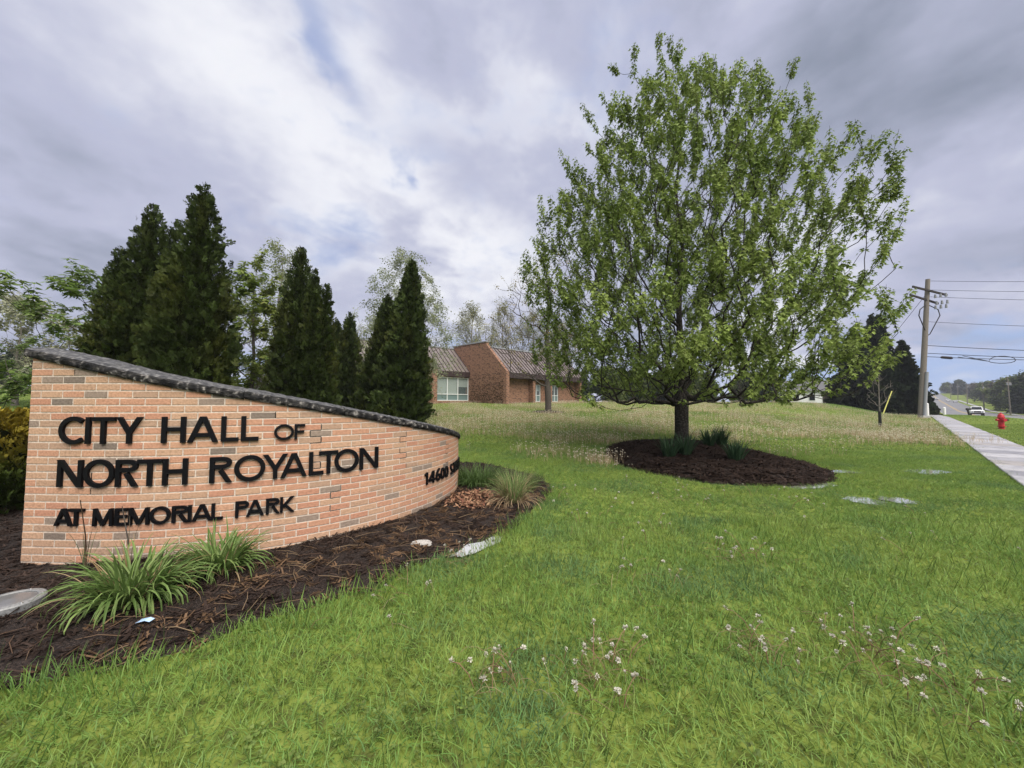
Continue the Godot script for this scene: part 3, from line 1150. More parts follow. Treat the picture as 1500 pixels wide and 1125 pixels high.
func roads() -> void:
	var road := obj("road", strip(-40, 900, 7.25, 19.25, -0.11, 2.0), M.asphalt, null, "structure")
	for k in [13.0, 13.35]:
		obj("centre_line", strip(-40, 620, k, k + 0.14, -0.104, 2.0), M.yellow_paint, road)
	for k in [7.02, 19.26]:
		var b := MB.new()
		var s := -40.0
		while s < 500.0:
			var e := s + 3.0 * (1.0 + maxf(0, s) * 0.01)
			var p := [sn(s, k, 0.02), sn(s, k + 0.2, 0.02), sn(e, k + 0.2, 0.02), sn(e, k, 0.02)]
			b.quad(p[0], p[1], p[2], p[3], Vector3.UP)
			var dn := Vector3(0, -0.2, 0)
			b.quad(p[0], p[3], p[3] + dn, p[0] + dn, p[0] - p[1])
			b.quad(p[1], p[2], p[2] + dn, p[1] + dn, p[1] - p[0])
			s = e
		obj("kerb", b.mesh(), M.concrete[1], road)
	# the far pavement beyond the road
	obj("pavement", strip(60, 420, 21.4, 22.8, 0.03, 3.0), M.concrete[1], null, "structure")
	# sidewalk slabs
	var walk := Node3D.new()
	walk.name = "sidewalk"
	walk.set_meta("kind", "structure")
	add_child(walk)
	var slab := MB.new()
	slab.cbox(Vector3.ZERO, Vector3(1.02, 0.12, 1.22), 0.012)
	var sm := slab.mesh()
	var s := -3.0
	var i := 0
	while s < 130.0:
		var a := sn(s, 1.91)
		var b := sn(s + 1.05, 1.91)
		var x := (b - a).normalized()
		var z := x.cross(Vector3.UP).normalized()
		var o := obj("slab", sm, M.concrete[[0, 1, 2, 1, 3, 0, 4, 2, 1, 0, 3, 1, 4][i % 13]], walk)
		o.transform = Transform3D(Basis(x, z.cross(x).normalized(), z), (a + b) / 2.0 + Vector3(0, -0.03 + 0.004 * (i % 3), 0))
		s += 1.05
		i += 1
	# driveway of the park, far left
	var d := MB.new()
	for k in 30:
		var xa := -100.0 + k * 2.6
		var q := []
		for e in [[xa, 0.0], [xa + 2.6, 0.0], [xa + 2.6, 5.5], [xa, 5.5]]:
			q.append(at(e[0], 41.0 + e[1] + 0.12 * (e[0] + 50.0), 0.06))
		d.quad(q[0], q[1], q[2], q[3], Vector3.UP)
	obj("driveway", d.mesh(), M.concrete[1], null, "structure")


func beds() -> Array:
	# front bed round the sign
	var p := PackedVector2Array()
	for q in [[-2.75, 2.0], [-2.34, 2.22], [-1.95, 2.34], [-1.84, 2.66], [-1.5, 2.87], [-1.38, 3.04], [-1.06, 3.25], [-0.95, 3.6], [-0.7, 3.8], [-0.45, 3.9], [-0.15, 4.3], [0.08, 4.75], [0.29, 5.5], [0.5, 5.9], [0.76, 7.0], [0.5, 7.9], [-0.4, 9.0], [-1.6, 9.2], [-3.0, 7.4], [-5.0, 6.4], [-8.4, 7.0], [-8.6, 4.2], [-6.5, 2.4], [-4.2, 1.75]]:
		p.push_back(Vector2(q[0], q[1]))
	p = smooth_poly(p, 2, 0.03)
	var hb := heap("mulch_bed", p, 0.09, 0.05, 0.22, M.mulch)
	var r := PackedVector2Array()
	for q in [[2.62, 10.6], [2.5, 9.5], [2.78, 8.3], [3.3, 7.5], [3.9, 7.15], [4.55, 7.0], [5.2, 7.05], [6.1, 7.4], [6.75, 8.1], [7.0, 9.0], [7.05, 10.2], [6.9, 11.4], [6.2, 12.6], [5.0, 13.0], [3.6, 12.5], [2.9, 11.6]]:
		r.push_back(Vector2(q[0], q[1]))
	r = smooth_poly(r, 2, 0.03)
	var hr := heap("tree_ring_mulch", r, 0.12, 0.09, 0.2, M.mulch, Vector2(4.83, 10.7), 0.17, 2.4)
	# shreds of bark lying on both
	var shred := MB.new()
	shred.colored = true
	for i in 9:
		var a := rng.randf() * TAU
		var d := Vector3(cos(a), rng.randf_range(-0.25, 0.35), sin(a)).normalized()
		var s := d.cross(Vector3.UP).normalized()
		var l := rng.randf_range(0.02, 0.055)
		var w := rng.randf_range(0.002, 0.006)
		var o := Vector3(rng.randf_range(-0.05, 0.05), rng.randf_range(0.0, 0.012), rng.randf_range(-0.05, 0.05))
		var g := rng.randf_range(0.5, 1.6)
		shred.col = Color(g, g, g)
		shred.tri(o - d * l - s * w, o - d * l + s * w, o + d * l + s * w); shred.tri(o - d * l - s * w, o + d * l + s * w, o + d * l - s * w)
	var sh := shred.mesh()
	var mm := MMB.new()
	for spec in [[p, hb, 11000, 0.9, 3.2], [r, hr, 5500, 1.3, 14.0]]:
		var poly: PackedVector2Array = spec[0]
		var lo := poly[0]
		var hi := poly[0]
		for q in poly:
			lo = lo.min(q); hi = hi.max(q)
		for i in spec[2]:
			var x := rng.randf_range(lo.x, hi.x)
			var f := rng.randf_range(lo.y, hi.y)
			if not inside(poly, x, f):
				continue
			var g := rng.randf_range(0.6, 1.5)
			var c := Color(0.04 * g, 0.028 * g, 0.0235 * g)
			# straw that gathers along the foot of the wall
			var k := n_mid.get_noise_2d(x * 40.0, f * 40.0)
			if spec[3] < 1.0 and f < 7.0 and x > -3.0 and rng.randf() < clampf(0.10 + 0.8 * k + 0.2 * smoothstep(-2.6, -1.0, x), 0.02, 0.5):
				c = Color(0.12 * g, 0.075 * g, 0.045 * g)
			mm.add(any_basis(0.25, spec[3] * rng.randf_range(0.8, 1.5)), Vector3(x, spec[1].call(x, f) + 0.002, -f), c)
	scatter("bark_mulch", sh, M.dry, mm)
	return [hb, hr, p, r]


# ------------------------------------------------------------------ the brick hall

func wall_quad(b: MB, p0: Vector3, ex: Vector3, ey: Vector3, out: Vector3) -> void:
	var u := ex.length() / 1.63
	var w := ey.length() / 1.08
	b.quv(p0, p0 + ex, p0 + ex + ey, p0 + ey, Vector2(0, w), Vector2(u, w), Vector2(u, 0), Vector2(0, 0), out)


func wall_poly(b: MB, pts: Array, out: Vector3, ux: Vector3) -> void:     # convex outline
	for i in range(1, pts.size() - 1):
		var q := [pts[0], pts[i], pts[i + 1]]
		var uv := []
		for k in q:
			uv.append(Vector2((k as Vector3).dot(ux) / 1.63, -(k as Vector3).y / 1.08))
		if (q[1] - q[0]).cross(q[2] - q[0]).dot(out) > 0.0:
			q = [q[0], q[2], q[1]]; uv = [uv[0], uv[2], uv[1]]
		for k in 3:
			b.v.push_back(q[k]); b.t.push_back(uv[k])


func brick_box(b: MB, lo: Vector3, hi: Vector3) -> void:
	var d := hi - lo
	wall_quad(b, lo + Vector3(0, 0, d.z), Vector3(d.x, 0, 0), Vector3(0, d.y, 0), Vector3(0, 0, 1))
	wall_quad(b, lo, Vector3(d.x, 0, 0), Vector3(0, d.y, 0), Vector3(0, 0, -1))
	wall_quad(b, lo, Vector3(0, 0, d.z), Vector3(0, d.y, 0), Vector3(-1, 0, 0))
	wall_quad(b, lo + Vector3(d.x, 0, 0), Vector3(0, 0, d.z), Vector3(0, d.y, 0), Vector3(1, 0, 0))
	wall_quad(b, lo + Vector3(0, d.y, 0), Vector3(d.x, 0, 0), Vector3(0, 0, d.z), Vector3(0, 1, 0))


func window_unit(t: Node3D, x0: float, x1: float, y0: float, ym: float, y1: float, z: float, cols: int, blinds: Array) -> void:
	# frame of bars; panes; what is behind the glass
	var k := 0.07
	var fr := MB.new()
	var cx := (x0 + x1) / 2
	for y in [y0 + k / 2, ym, y1 - k / 2]:
		fr.abox(Vector3(cx, y, z), Vector3(x1 - x0, k, 0.1))
	for i in cols + 1:
		var x := lerpf(x0 + k / 2, x1 - k / 2, float(i) / cols)
		fr.abox(Vector3(x, (y0 + y1) / 2, z + 0.003), Vector3(k, y1 - y0 - 0.004, 0.1))
	var f := obj("window", fr.mesh(), M.window_frame, t)
	var bk := MB.new()
	bk.abox(Vector3(cx, (y0 + y1) / 2, z - 0.5), Vector3(x1 - x0, y1 - y0, 0.04))
	obj("interior", bk.mesh(), M.room_dark, f)
	for i in cols:
		var a := lerpf(x0 + k, x1, float(i) / cols)
		var e := lerpf(x0, x1 - k, float(i + 1) / cols)
		var g := MB.new()
		g.quad(Vector3(a, ym, z), Vector3(e, ym, z), Vector3(e, y1 - k, z), Vector3(a, y1 - k, z), Vector3(0, 0, 1))
		obj("pane", g.mesh(), M.glass, f)
		var l := MB.new()
		l.abox(Vector3((a + e) / 2, (y0 + ym) / 2, z - 0.02), Vector3(e - a, ym - y0 - k, 0.02))
		obj("lower_panel", l.mesh(), M.teal_panel, f)
		var h: float = blinds[i % blinds.size()]
		var bl := MB.new()
		bl.abox(Vector3((a + e) / 2, lerpf(y1, ym, h / 2), z - 0.12), Vector3(e - a + 0.04, (y1 - ym) * h, 0.02))
		obj("blind", bl.mesh(), M.blind, f)


func mansard(t: Node3D, x0: float, x1: float, z: float, y0: float, y1: float, depth: float) -> void:
	var b := MB.new()
	var a := [Vector3(x0, y0, z + 0.12), Vector3(x1, y0, z + 0.12), Vector3(x1, y1, z - depth), Vector3(x0, y1, z - depth)]
	b.quad(a[0], a[1], a[2], a[3], Vector3(0, 1, 1))
	for e in [[0, 3, -1.0], [1, 2, 1.0]]:        # gable ends
		b.trio(a[e[0]], a[e[1]], Vector3(a[e[0]].x, y0, z - depth), Vector3(e[2], 0, 0))
	b.quad(Vector3(x0, y1, z - depth), Vector3(x1, y1, z - depth), Vector3(x1, y1 - 0.1, z - depth - 7.0), Vector3(x0, y1 - 0.1, z - depth - 7.0), Vector3.UP)
	b.quad(Vector3(x0, y0, z - depth - 7.0), Vector3(x1, y0, z - depth - 7.0), Vector3(x1, y1 - 0.1, z - depth - 7.0), Vector3(x0, y1 - 0.1, z - depth - 7.0), Vector3(0, 0, -1))
	var r := obj("roof", b.mesh(), M.roof_metal, t)
	var up: Vector3 = (a[3] - a[0]).normalized()
	var nn := Vector3(0, -up.z, up.y)
	var l: float = (a[3] - a[0]).length()
	var seam := MB.new()
	seam.box(Vector3.ZERO, Vector3(0.022, 0, 0), up * l / 2, nn * 0.035)
	var sm := seam.mesh()
	var n := int((x1 - x0) / 0.47)
	for i in n + 1:
		var o := obj("roof_seam", sm, M.roof_seam, r)
		o.position = a[0].lerp(a[3], 0.5) + Vector3(lerpf(0.03, x1 - x0 - 0.03, float(i) / n), 0, 0) + nn * 0.035
	var cp := MB.new()
	cp.abox(Vector3((x0 + x1) / 2, y1 + 0.07, z - depth - 0.05), Vector3(x1 - x0, 0.14, 0.3))
	obj("roof_edge", cp.mesh(), M.chrome if false else M.grey_pvc, r)
	var fa := MB.new()
	fa.abox(Vector3((x0 + x1) / 2, y0 - 0.27, z + 0.06), Vector3(x1 - x0, 0.55, 0.14))
	var fo := obj("fascia", fa.mesh(), M.fascia, t)
	var rib := MB.new()
	rib.abox(Vector3.ZERO, Vector3(0.035, 0.54, 0.04))
	var rm := rib.mesh()
	for i in n + 1:
		var o := obj("fascia_rib", rm, M.roof_seam, fo)
		o.position = Vector3(x0 + lerpf(0.03, x1 - x0 - 0.03, float(i) / n), y0 - 0.27, z + 0.145)
	var so := MB.new()
	so.abox(Vector3((x0 + x1) / 2, y0 - 0.5, z - 0.5), Vector3(x1 - x0, 0.06, 1.0))
	obj("soffit", so.mesh(), M.fascia, t)


func hall() -> void:
	var t := thing("brick_hall", "low brown brick building with ribbed brown metal roofs behind the lawn", "building", at(-0.33, 37.35, -0.02))
	t.rotation_degrees.y = 43.8
	var z := -5.84
	# right wing, nearer the road
	var b := MB.new()
	var zz := -0.75
	for q in [[0.0, 4.25, 0.0, 2.9], [5.5, 7.3, 0.0, 2.9], [8.5, 11.6, 0.0, 2.9], [4.25, 5.5, 0.0, 0.25], [7.3, 8.5, 0.0, 0.25], [4.25, 5.5, 2.1, 2.9], [7.3, 8.5, 2.1, 2.9]]:
		brick_box(b, Vector3(q[0], q[2] - 0.4 if q[2] == 0.0 else q[2], zz - 0.3), Vector3(q[1], q[3], zz))
	brick_box(b, Vector3(11.6, -0.4, -9.0), Vector3(11.9, 3.2, 0.0))
	brick_box(b, Vector3(3.6, -0.4, zz), Vector3(3.95, 2.6, -0.1))
	brick_box(b, Vector3(6.3, -0.4, zz), Vector3(6.65, 2.6, -0.1))
	obj("wall", b.mesh(), M.hall_brick, t)
	window_unit(t, 4.25, 5.5, 0.25, 0.95, 2.1, zz - 0.12, 2, [0.3, 0.6])
	window_unit(t, 7.3, 8.5, 0.25, 0.95, 2.1, zz - 0.12, 2, [0.5, 0.2])
	mansard(t, 0.0, 11.9, 0.0, 3.12, 5.86, 2.87)
	# the tall cross wall between the wings
	var w := MB.new()
	var face := [Vector3(0, -0.4, 0.06), Vector3(0, 3.2, 0.06), Vector3(0, 6.05, -2.85), Vector3(0, 6.42, -3.05), Vector3(0, 6.5, -8.8), Vector3(0, -0.4, -8.8)]
	var left := face.map(func(q): return q + Vector3(-0.36, 0, 0))
	# split in two convex pieces
	for fc in [[left, Vector3(-1, 0, 0)], [face, Vector3(1, 0, 0)]]:
		wall_poly(w, fc[0], fc[1], Vector3(0, 0, 1))
	for i in face.size() - 1:
		var e: Vector3 = face[i + 1] - face[i]
		wall_quad(w, left[i], Vector3(0.36, 0, 0), e, Vector3(0, -e.z, e.y) if i > 0 else Vector3(0, 0, 1))
	obj("cross_wall", w.mesh(), M.hall_brick, t)
	var cp := MB.new()
	cp.box(Vector3(-0.18, 6.50, -5.9), Vector3(0.25, 0, 0), Vector3(0, 0.05, 0), Vector3(0, -0.04, 2.95))
	obj("coping", cp.mesh(), M.grey_pvc, t)
	var pil := MB.new()
	brick_box(pil, Vector3(-0.42, -0.4, -0.35), Vector3(0.0, 3.1, 0.12))
	obj("pillar", pil.mesh(), M.hall_brick, t)
	# left wing, set back
	var l := MB.new()
	brick_box(l, Vector3(-4.5, -0.4, z - 0.3), Vector3(-0.36, 0.36, z))
	brick_box(l, Vector3(-14.0, -0.4, z - 1.3), Vector3(-5.05, 2.9, z - 1.0))
	brick_box(l, Vector3(-4.5, 2.8, z - 0.3), Vector3(-0.36, 3.0, z))
	obj("wall", l.mesh(), M.hall_brick, t)
	window_unit(t, -4.46, -0.4, 0.37, 1.04, 2.8, z - 0.1, 3, [1.0, 1.0, 0.55])
	var p2 := MB.new()
	brick_box(p2, Vector3(-5.05, -0.4, z - 1.2), Vector3(-4.5, 3.5, z + 0.25))
	obj("pillar", p2.mesh(), M.hall_brick, t)
	mansard(t, -4.5, -0.36, z, 3.42, 6.2, 2.87)
	mansard(t, -14.0, -5.05, z - 0.6, 3.42, 6.2, 2.87)
	# bare climbing stems on the cross wall
	var iv := MB.new()
	for i in 1100:
		var zc := rng.randf_range(-5.6, -0.2)
		var q := Vector3(-0.372, rng.randf_range(0.0, 3.6) * pow(rng.randf(), 0.5), zc)
		var d := Vector3(0, rng.randf_range(-0.3, 0.5), rng.randf_range(-1, 1)).normalized() * rng.randf_range(0.1, 0.35)
		var s := Vector3(0, 0.026, 0.008)
		iv.tri(q - s, q + s, q + d)
	obj("climbing_stems", iv.mesh(), M.bark_brown, t, "stuff")


# ------------------------------------------------------------------ far things

func far_things() -> void:
	# white house beyond the lawn
	var h := thing("white_house", "white clapboard house with grey roof glimpsed under the maple branches", "house", at(64.0, 80.0, -0.1))
	h.rotation_degrees.y = -25
	var b := MB.new()
	b.abox(Vector3(0, 1.5, 0), Vector3(13.0, 3.0, 8.0))
	obj("wall", b.mesh(), M.siding, h)
	var r := MB.new()
	r.quad(Vector3(-6.9, 2.9, 4.5), Vector3(6.9, 2.9, 4.5), Vector3(6.9, 5.2, 0), Vector3(-6.9, 5.2, 0), Vector3(0, 1, 1))
	r.quad(Vector3(-6.9, 2.9, -4.5), Vector3(6.9, 2.9, -4.5), Vector3(6.9, 5.2, 0), Vector3(-6.9, 5.2, 0), Vector3(0, 1, -1))
	for s in [-1.0, 1.0]:
		r.trio(Vector3(6.5 * s, 2.9, 4.2), Vector3(6.5 * s, 2.9, -4.2), Vector3(6.5 * s, 5.1, 0), Vector3(s, 0, 0))
	obj("roof", r.mesh(), M.shingle, h)
	for x in [-4.8, -2.2, 2.2, 4.8]:
		var w := MB.new()
		w.abox(Vector3(x, 1.6, 4.02), Vector3(1.1, 1.4, 0.08))
		var wo := obj("window", w.mesh(), M.window_frame, h)
		var g := MB.new()
		g.abox(Vector3(x, 1.6, 4.05), Vector3(0.9, 1.2, 0.06))
		obj("pane", g.mesh(), M.car_glass, wo)
	var d := MB.new()
	d.abox(Vector3(0, 1.05, 4.03), Vector3(1.0, 2.1, 0.08))
	obj("door", d.mesh(), M.fascia, h)
	# vehicles on the road
	vehicle("white_suv", "white boxy off-road vehicle coming up the near lane of the road", "car", 121.5, 8.7, true, true)
	vehicle("parked_car", "small white car highest up the far hill of the road", "car", 430.0, 12.0, true, false)
	vehicle("parked_car", "white car on the far hill just below the highest one", "car", 400.0, 16.5, false, false)
	vehicle("parked_car", "white car at the right side of the far hill road", "car", 375.0, 18.6, false, false)
	# poles along the far side of the road
	var places := [[165.0, "grey wooden pole nearest the right edge across the road"], [197.0, "wooden pole with double crossarm and lamp across the road"], [262.0, "third wooden pole across the road, leaning left"], [335.0, "fourth wooden pole across the road by the hill"], [400.0, "fifth small wooden pole up the far hill"], [470.0, "smallest wooden pole at the top of the far hill"]]
	var src: Node3D = null
	for i in places.size():
		var q := sn(places[i][0], 21.0, -0.1)
		if src == null:
			src = thing("utility_pole", places[i][1], "utility pole", q, "poles across the road")
			var pb := MB.new()
			pb.tube(PackedVector3Array([Vector3(0, -0.3, 0), Vector3(-0.5, 12.0, 0)]), PackedFloat32Array([0.21, 0.14]), 8, true)
			obj("pole", pb.mesh(), M.wood_pole, src)
			var xb := MB.new()
			xb.abox(Vector3(-0.45, 10.3, 0), Vector3(2.6, 0.16, 0.16))
			obj("crossarm", xb.mesh(), M.wood_pole, src)
			var ib := MB.new()
			for k in [-1.3, -0.1, 0.6]:
				ib.tube(PackedVector3Array([Vector3(k, 9.4, 0.15), Vector3(k, 10.2, 0.15)]), PackedFloat32Array([0.2, 0.2]), 8, true)
			obj("transformer", ib.mesh(), M.grey_pvc, src)
		else:
			dup(src, "utility_pole", places[i][1], q, 0.3 * i)
	# wires between the poles across the road
	var wires := MB.new()
	for i in places.size() - 1:
		for hgt in [5.4, 6.3, 10.4, 11.6]:
			var a := sn(places[i][0], 21.0, hgt)
			var z := sn(places[i + 1][0], 21.0, hgt)
			var pth := PackedVector3Array()
			var rad := PackedFloat32Array()
			for k in 9:
				var t := k / 8.0
				pth.push_back(a.lerp(z, t) - Vector3(-0.3, 1.1 * 4.0 * t * (1 - t) + 0.0, 0)); rad.push_back(0.035)
			wires.tube(pth, rad, 3)
	tag(obj("roadside_wires", wires.mesh(), M.cable, null, "stuff"), "sagging wires strung between the poles across the road", "wires")


func vehicle(called: String, label: String, cat: String, s: float, nn: float, toward: bool, boxy: bool) -> void:
	var t := thing(called, label, cat, sn(s, nn, -0.11))
	t.rotation_degrees.y = (-46.2 if toward else 133.8) + 0.0
	# the front looks along +z
	var b := MB.new()
	var h := 1.85 if boxy else 1.45
	b.cbox(Vector3(0, 0.72, 0), Vector3(1.85, 0.75, 4.4), 0.09)
	obj("body", b.mesh(), M.car_white, t)
	var c := MB.new()
	var zf := 0.9 if boxy else 0.7
	var lo := [Vector3(-0.85, 1.08, zf + 0.25), Vector3(0.85, 1.08, zf + 0.25), Vector3(0.85, 1.08, -2.0), Vector3(-0.85, 1.08, -2.0)]
	var hi := [Vector3(-0.7, h, zf - (0.1 if boxy else 0.5)), Vector3(0.7, h, zf - (0.1 if boxy else 0.5)), Vector3(0.7, h, -1.8), Vector3(-0.7, h, -1.8)]
	for i in 4:
		var j := (i + 1) % 4
		c.quad(lo[i], lo[j], hi[j], hi[i], (lo[i] + lo[j]) / 2 - Vector3(0, 1, -0.5))
	c.quad(hi[0], hi[1], hi[2], hi[3], Vector3.UP)
	obj("cabin", c.mesh(), M.car_white, t)
	var ws := MB.new()
	for q in [[0, 1], [2, 3], [1, 2], [3, 0]]:
		var a0: Vector3 = lo[q[0]].lerp(hi[q[0]], 0.16)
		var a1: Vector3 = lo[q[1]].lerp(hi[q[1]], 0.16)
		var a2: Vector3 = lo[q[1]].lerp(hi[q[1]], 0.88)
		var a3: Vector3 = lo[q[0]].lerp(hi[q[0]], 0.88)
		var out := (a0 + a1) / 2 - Vector3(0, 1.1, -0.5)
		var k := out.normalized() * 0.012
		ws = MB.new()
		ws.quad(a0.lerp(a1, 0.07) + k, a1.lerp(a0, 0.07) + k, a2.lerp(a3, 0.07) + k, a3.lerp(a2, 0.07) + k, out)
		obj("window", ws.mesh(), M.car_glass, t)
	for x in [-0.8, 0.8]:
		for zz in [-1.4, 1.4]:
			var w := MB.new()
			w.tube(PackedVector3Array([Vector3(x - 0.12, 0.36, zz), Vector3(x + 0.12, 0.36, zz)]), PackedFloat32Array([0.36, 0.36]), 14, true)
			obj("wheel", w.mesh(), M.rubber, t)
		var l := MB.new()
		l.tube(PackedVector3Array([Vector3(x * 0.82, 0.82, 2.18), Vector3(x * 0.82, 0.82, 2.24)]), PackedFloat32Array([0.11, 0.11]), 10, true)
		obj("headlight", l.mesh(), M.chrome, t)
	var g := MB.new()
	g.abox(Vector3(0, 0.82, 2.205), Vector3(0.9, 0.26, 0.03))
	obj("grille", g.mesh(), M.black_plastic, t)
	var bp := MB.new()
	bp.cbox(Vector3(0, 0.5, 2.24), Vector3(1.8, 0.22, 0.16), 0.03)
	obj("bumper", bp.mesh(), M.black_plastic, t)


# ------------------------------------------------------------------ trees of the place

func evergreens() -> void:
	var sp := [spray_mesh(101), spray_mesh(102), spray_mesh(103)]
	rng.seed = 21
	var dark := Color(0.041, 0.061, 0.017)
	var g := "pointed evergreens behind the sign wall"
	conifer("arborvitae", "broad dark evergreen farthest left behind the wall, with two ragged tops", at(-10.4, 10.5), [[0.1, 0, 6.9, 1.0, 0.27], [-0.25, 0.25, 5.6, 0.78, 0.05]], 11000, dark, sp, M.conifer, 0.72, g)
	conifer("arborvitae", "tallest broad dark evergreen behind the wall, side leader on its left", at(-8.1, 9.5), [[0.1, 0, 6.95, 1.06, 0.2], [-0.42, 0.1, 5.9, 0.58, 0.1], [0.32, -0.1, 3.6, 0.85, 0.05]], 14000, dark, sp, M.conifer, 0.68, g)
	conifer("arborvitae", "middle evergreen behind the wall with three stepped tops", at(-7.25, 13.0), [[-0.08, 0, 6.65, 0.92, 0.05], [0.42, 0.1, 5.8, 0.68, 0.12], [0.66, 0.0, 5.3, 0.6, 0.25]], 12000, dark, sp, M.conifer, 0.75, g)
	conifer("arborvitae", "small slim evergreen just right of the three-topped one", at(-9.2, 20.0), [[0, 0, 5.25, 0.8, 0.0]], 4200, dark, sp, M.conifer, 0.9, g)
	conifer("arborvitae", "small evergreen second in the gap, slightly taller than its neighbour", at(-8.35, 19.6), [[0, 0, 5.55, 0.88, 0.0]], 4400, dark, sp, M.conifer, 0.9, g)
	conifer("arborvitae", "evergreen tucked behind the left side of the rightmost one", at(-6.0, 17.2), [[0, 0, 5.95, 0.95, 0.4]], 6000, dark, sp, M.conifer, 0.85, g)
	conifer("arborvitae", "rightmost tall narrow evergreen, its tip bending right, beside the brick building", at(-4.5, 15.5), [[0, 0, 7.0, 1.0, 0.42]], 9500, Color(0.043, 0.065, 0.018), sp, M.conifer, 0.8, g)
	# golden shrub at the wall's left end
	rng.seed = 33
	var sh := thing("golden_shrub", "golden yellow-green shrub at the left end of the brick wall", "shrub", at(-7.3, 5.35))
	var bins := [MMB.new(), MMB.new(), MMB.new()]
	for i in 2600:
		var a := rng.randf() * TAU
		var y := rng.randf()
		var rr := 0.85 * sqrt(1.0 - pow(y * 1.25 - 0.35, 2.0) * 0.9) * (1.0 + 0.3 * n_big.get_noise_3d(cos(a) * 60, y * 80, sin(a) * 60)) * (1.0 - 0.3 * pow(rng.randf(), 2.0))
		var out := Vector3(cos(a), 0, sin(a))
		var up := (Vector3.UP * rng.randf_range(0.3, 1.0) + out + Vector3(rng.randf_range(-1, 1), 0, rng.randf_range(-1, 1)) * 0.4).normalized()
		var side := up.cross(out.rotated(Vector3.UP, rng.randf_range(-1.4, 1.4))).normalized()
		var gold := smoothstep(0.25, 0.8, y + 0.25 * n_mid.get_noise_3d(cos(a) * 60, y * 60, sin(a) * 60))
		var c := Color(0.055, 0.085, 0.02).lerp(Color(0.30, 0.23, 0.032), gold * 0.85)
		var k := rng.randf_range(0.8, 1.2)
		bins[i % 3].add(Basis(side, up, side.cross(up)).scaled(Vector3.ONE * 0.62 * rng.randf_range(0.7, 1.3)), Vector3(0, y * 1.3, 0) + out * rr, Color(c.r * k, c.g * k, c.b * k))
	var core := MB.new()
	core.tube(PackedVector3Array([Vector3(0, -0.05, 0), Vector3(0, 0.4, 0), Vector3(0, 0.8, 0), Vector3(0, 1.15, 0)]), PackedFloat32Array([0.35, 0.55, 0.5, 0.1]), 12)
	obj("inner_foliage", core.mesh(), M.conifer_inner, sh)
	for i in 3:
		scatter("foliage", sp[i], M.conifer, bins[i], sh)
	# spruces by the pole
	rng.seed = 41
	var sd := Color(0.022, 0.034, 0.016)
	g = "dark spruces left of the leaning pole"
	conifer("spruce", "tall dark spruce left of the pole, rising above the maple's edge", at(56.6, 60.0, -0.2), [[0, 0, 15.3, 2.9, 0.0]], 2600, sd, sp, M.conifer, 4.6, g, 1.0, 0.9, 0.2)
	conifer("spruce", "second tall dark spruce with a thin tip, next right", at(58.7, 61.0, -0.2), [[0, 0, 15.9, 2.7, 0.0]], 2600, sd, sp, M.conifer, 4.6, g, 1.0, 0.9, 0.2)
	conifer("spruce", "broad dark spruce directly left of the leaning pole", at(59.7, 58.5, -0.2), [[0, 0, 11.5, 2.2, 0.0]], 2600, sd, sp, M.conifer, 4.2, g, 0.8, 0.9, 0.2)
	conifer("spruce", "lower dark spruce half hidden behind the maple leaves", at(53.6, 60.0, -0.2), [[0, 0, 12.5, 2.9, 0.0]], 2200, sd, sp, M.conifer, 4.6, g, 1.0, 0.9, 0.2)


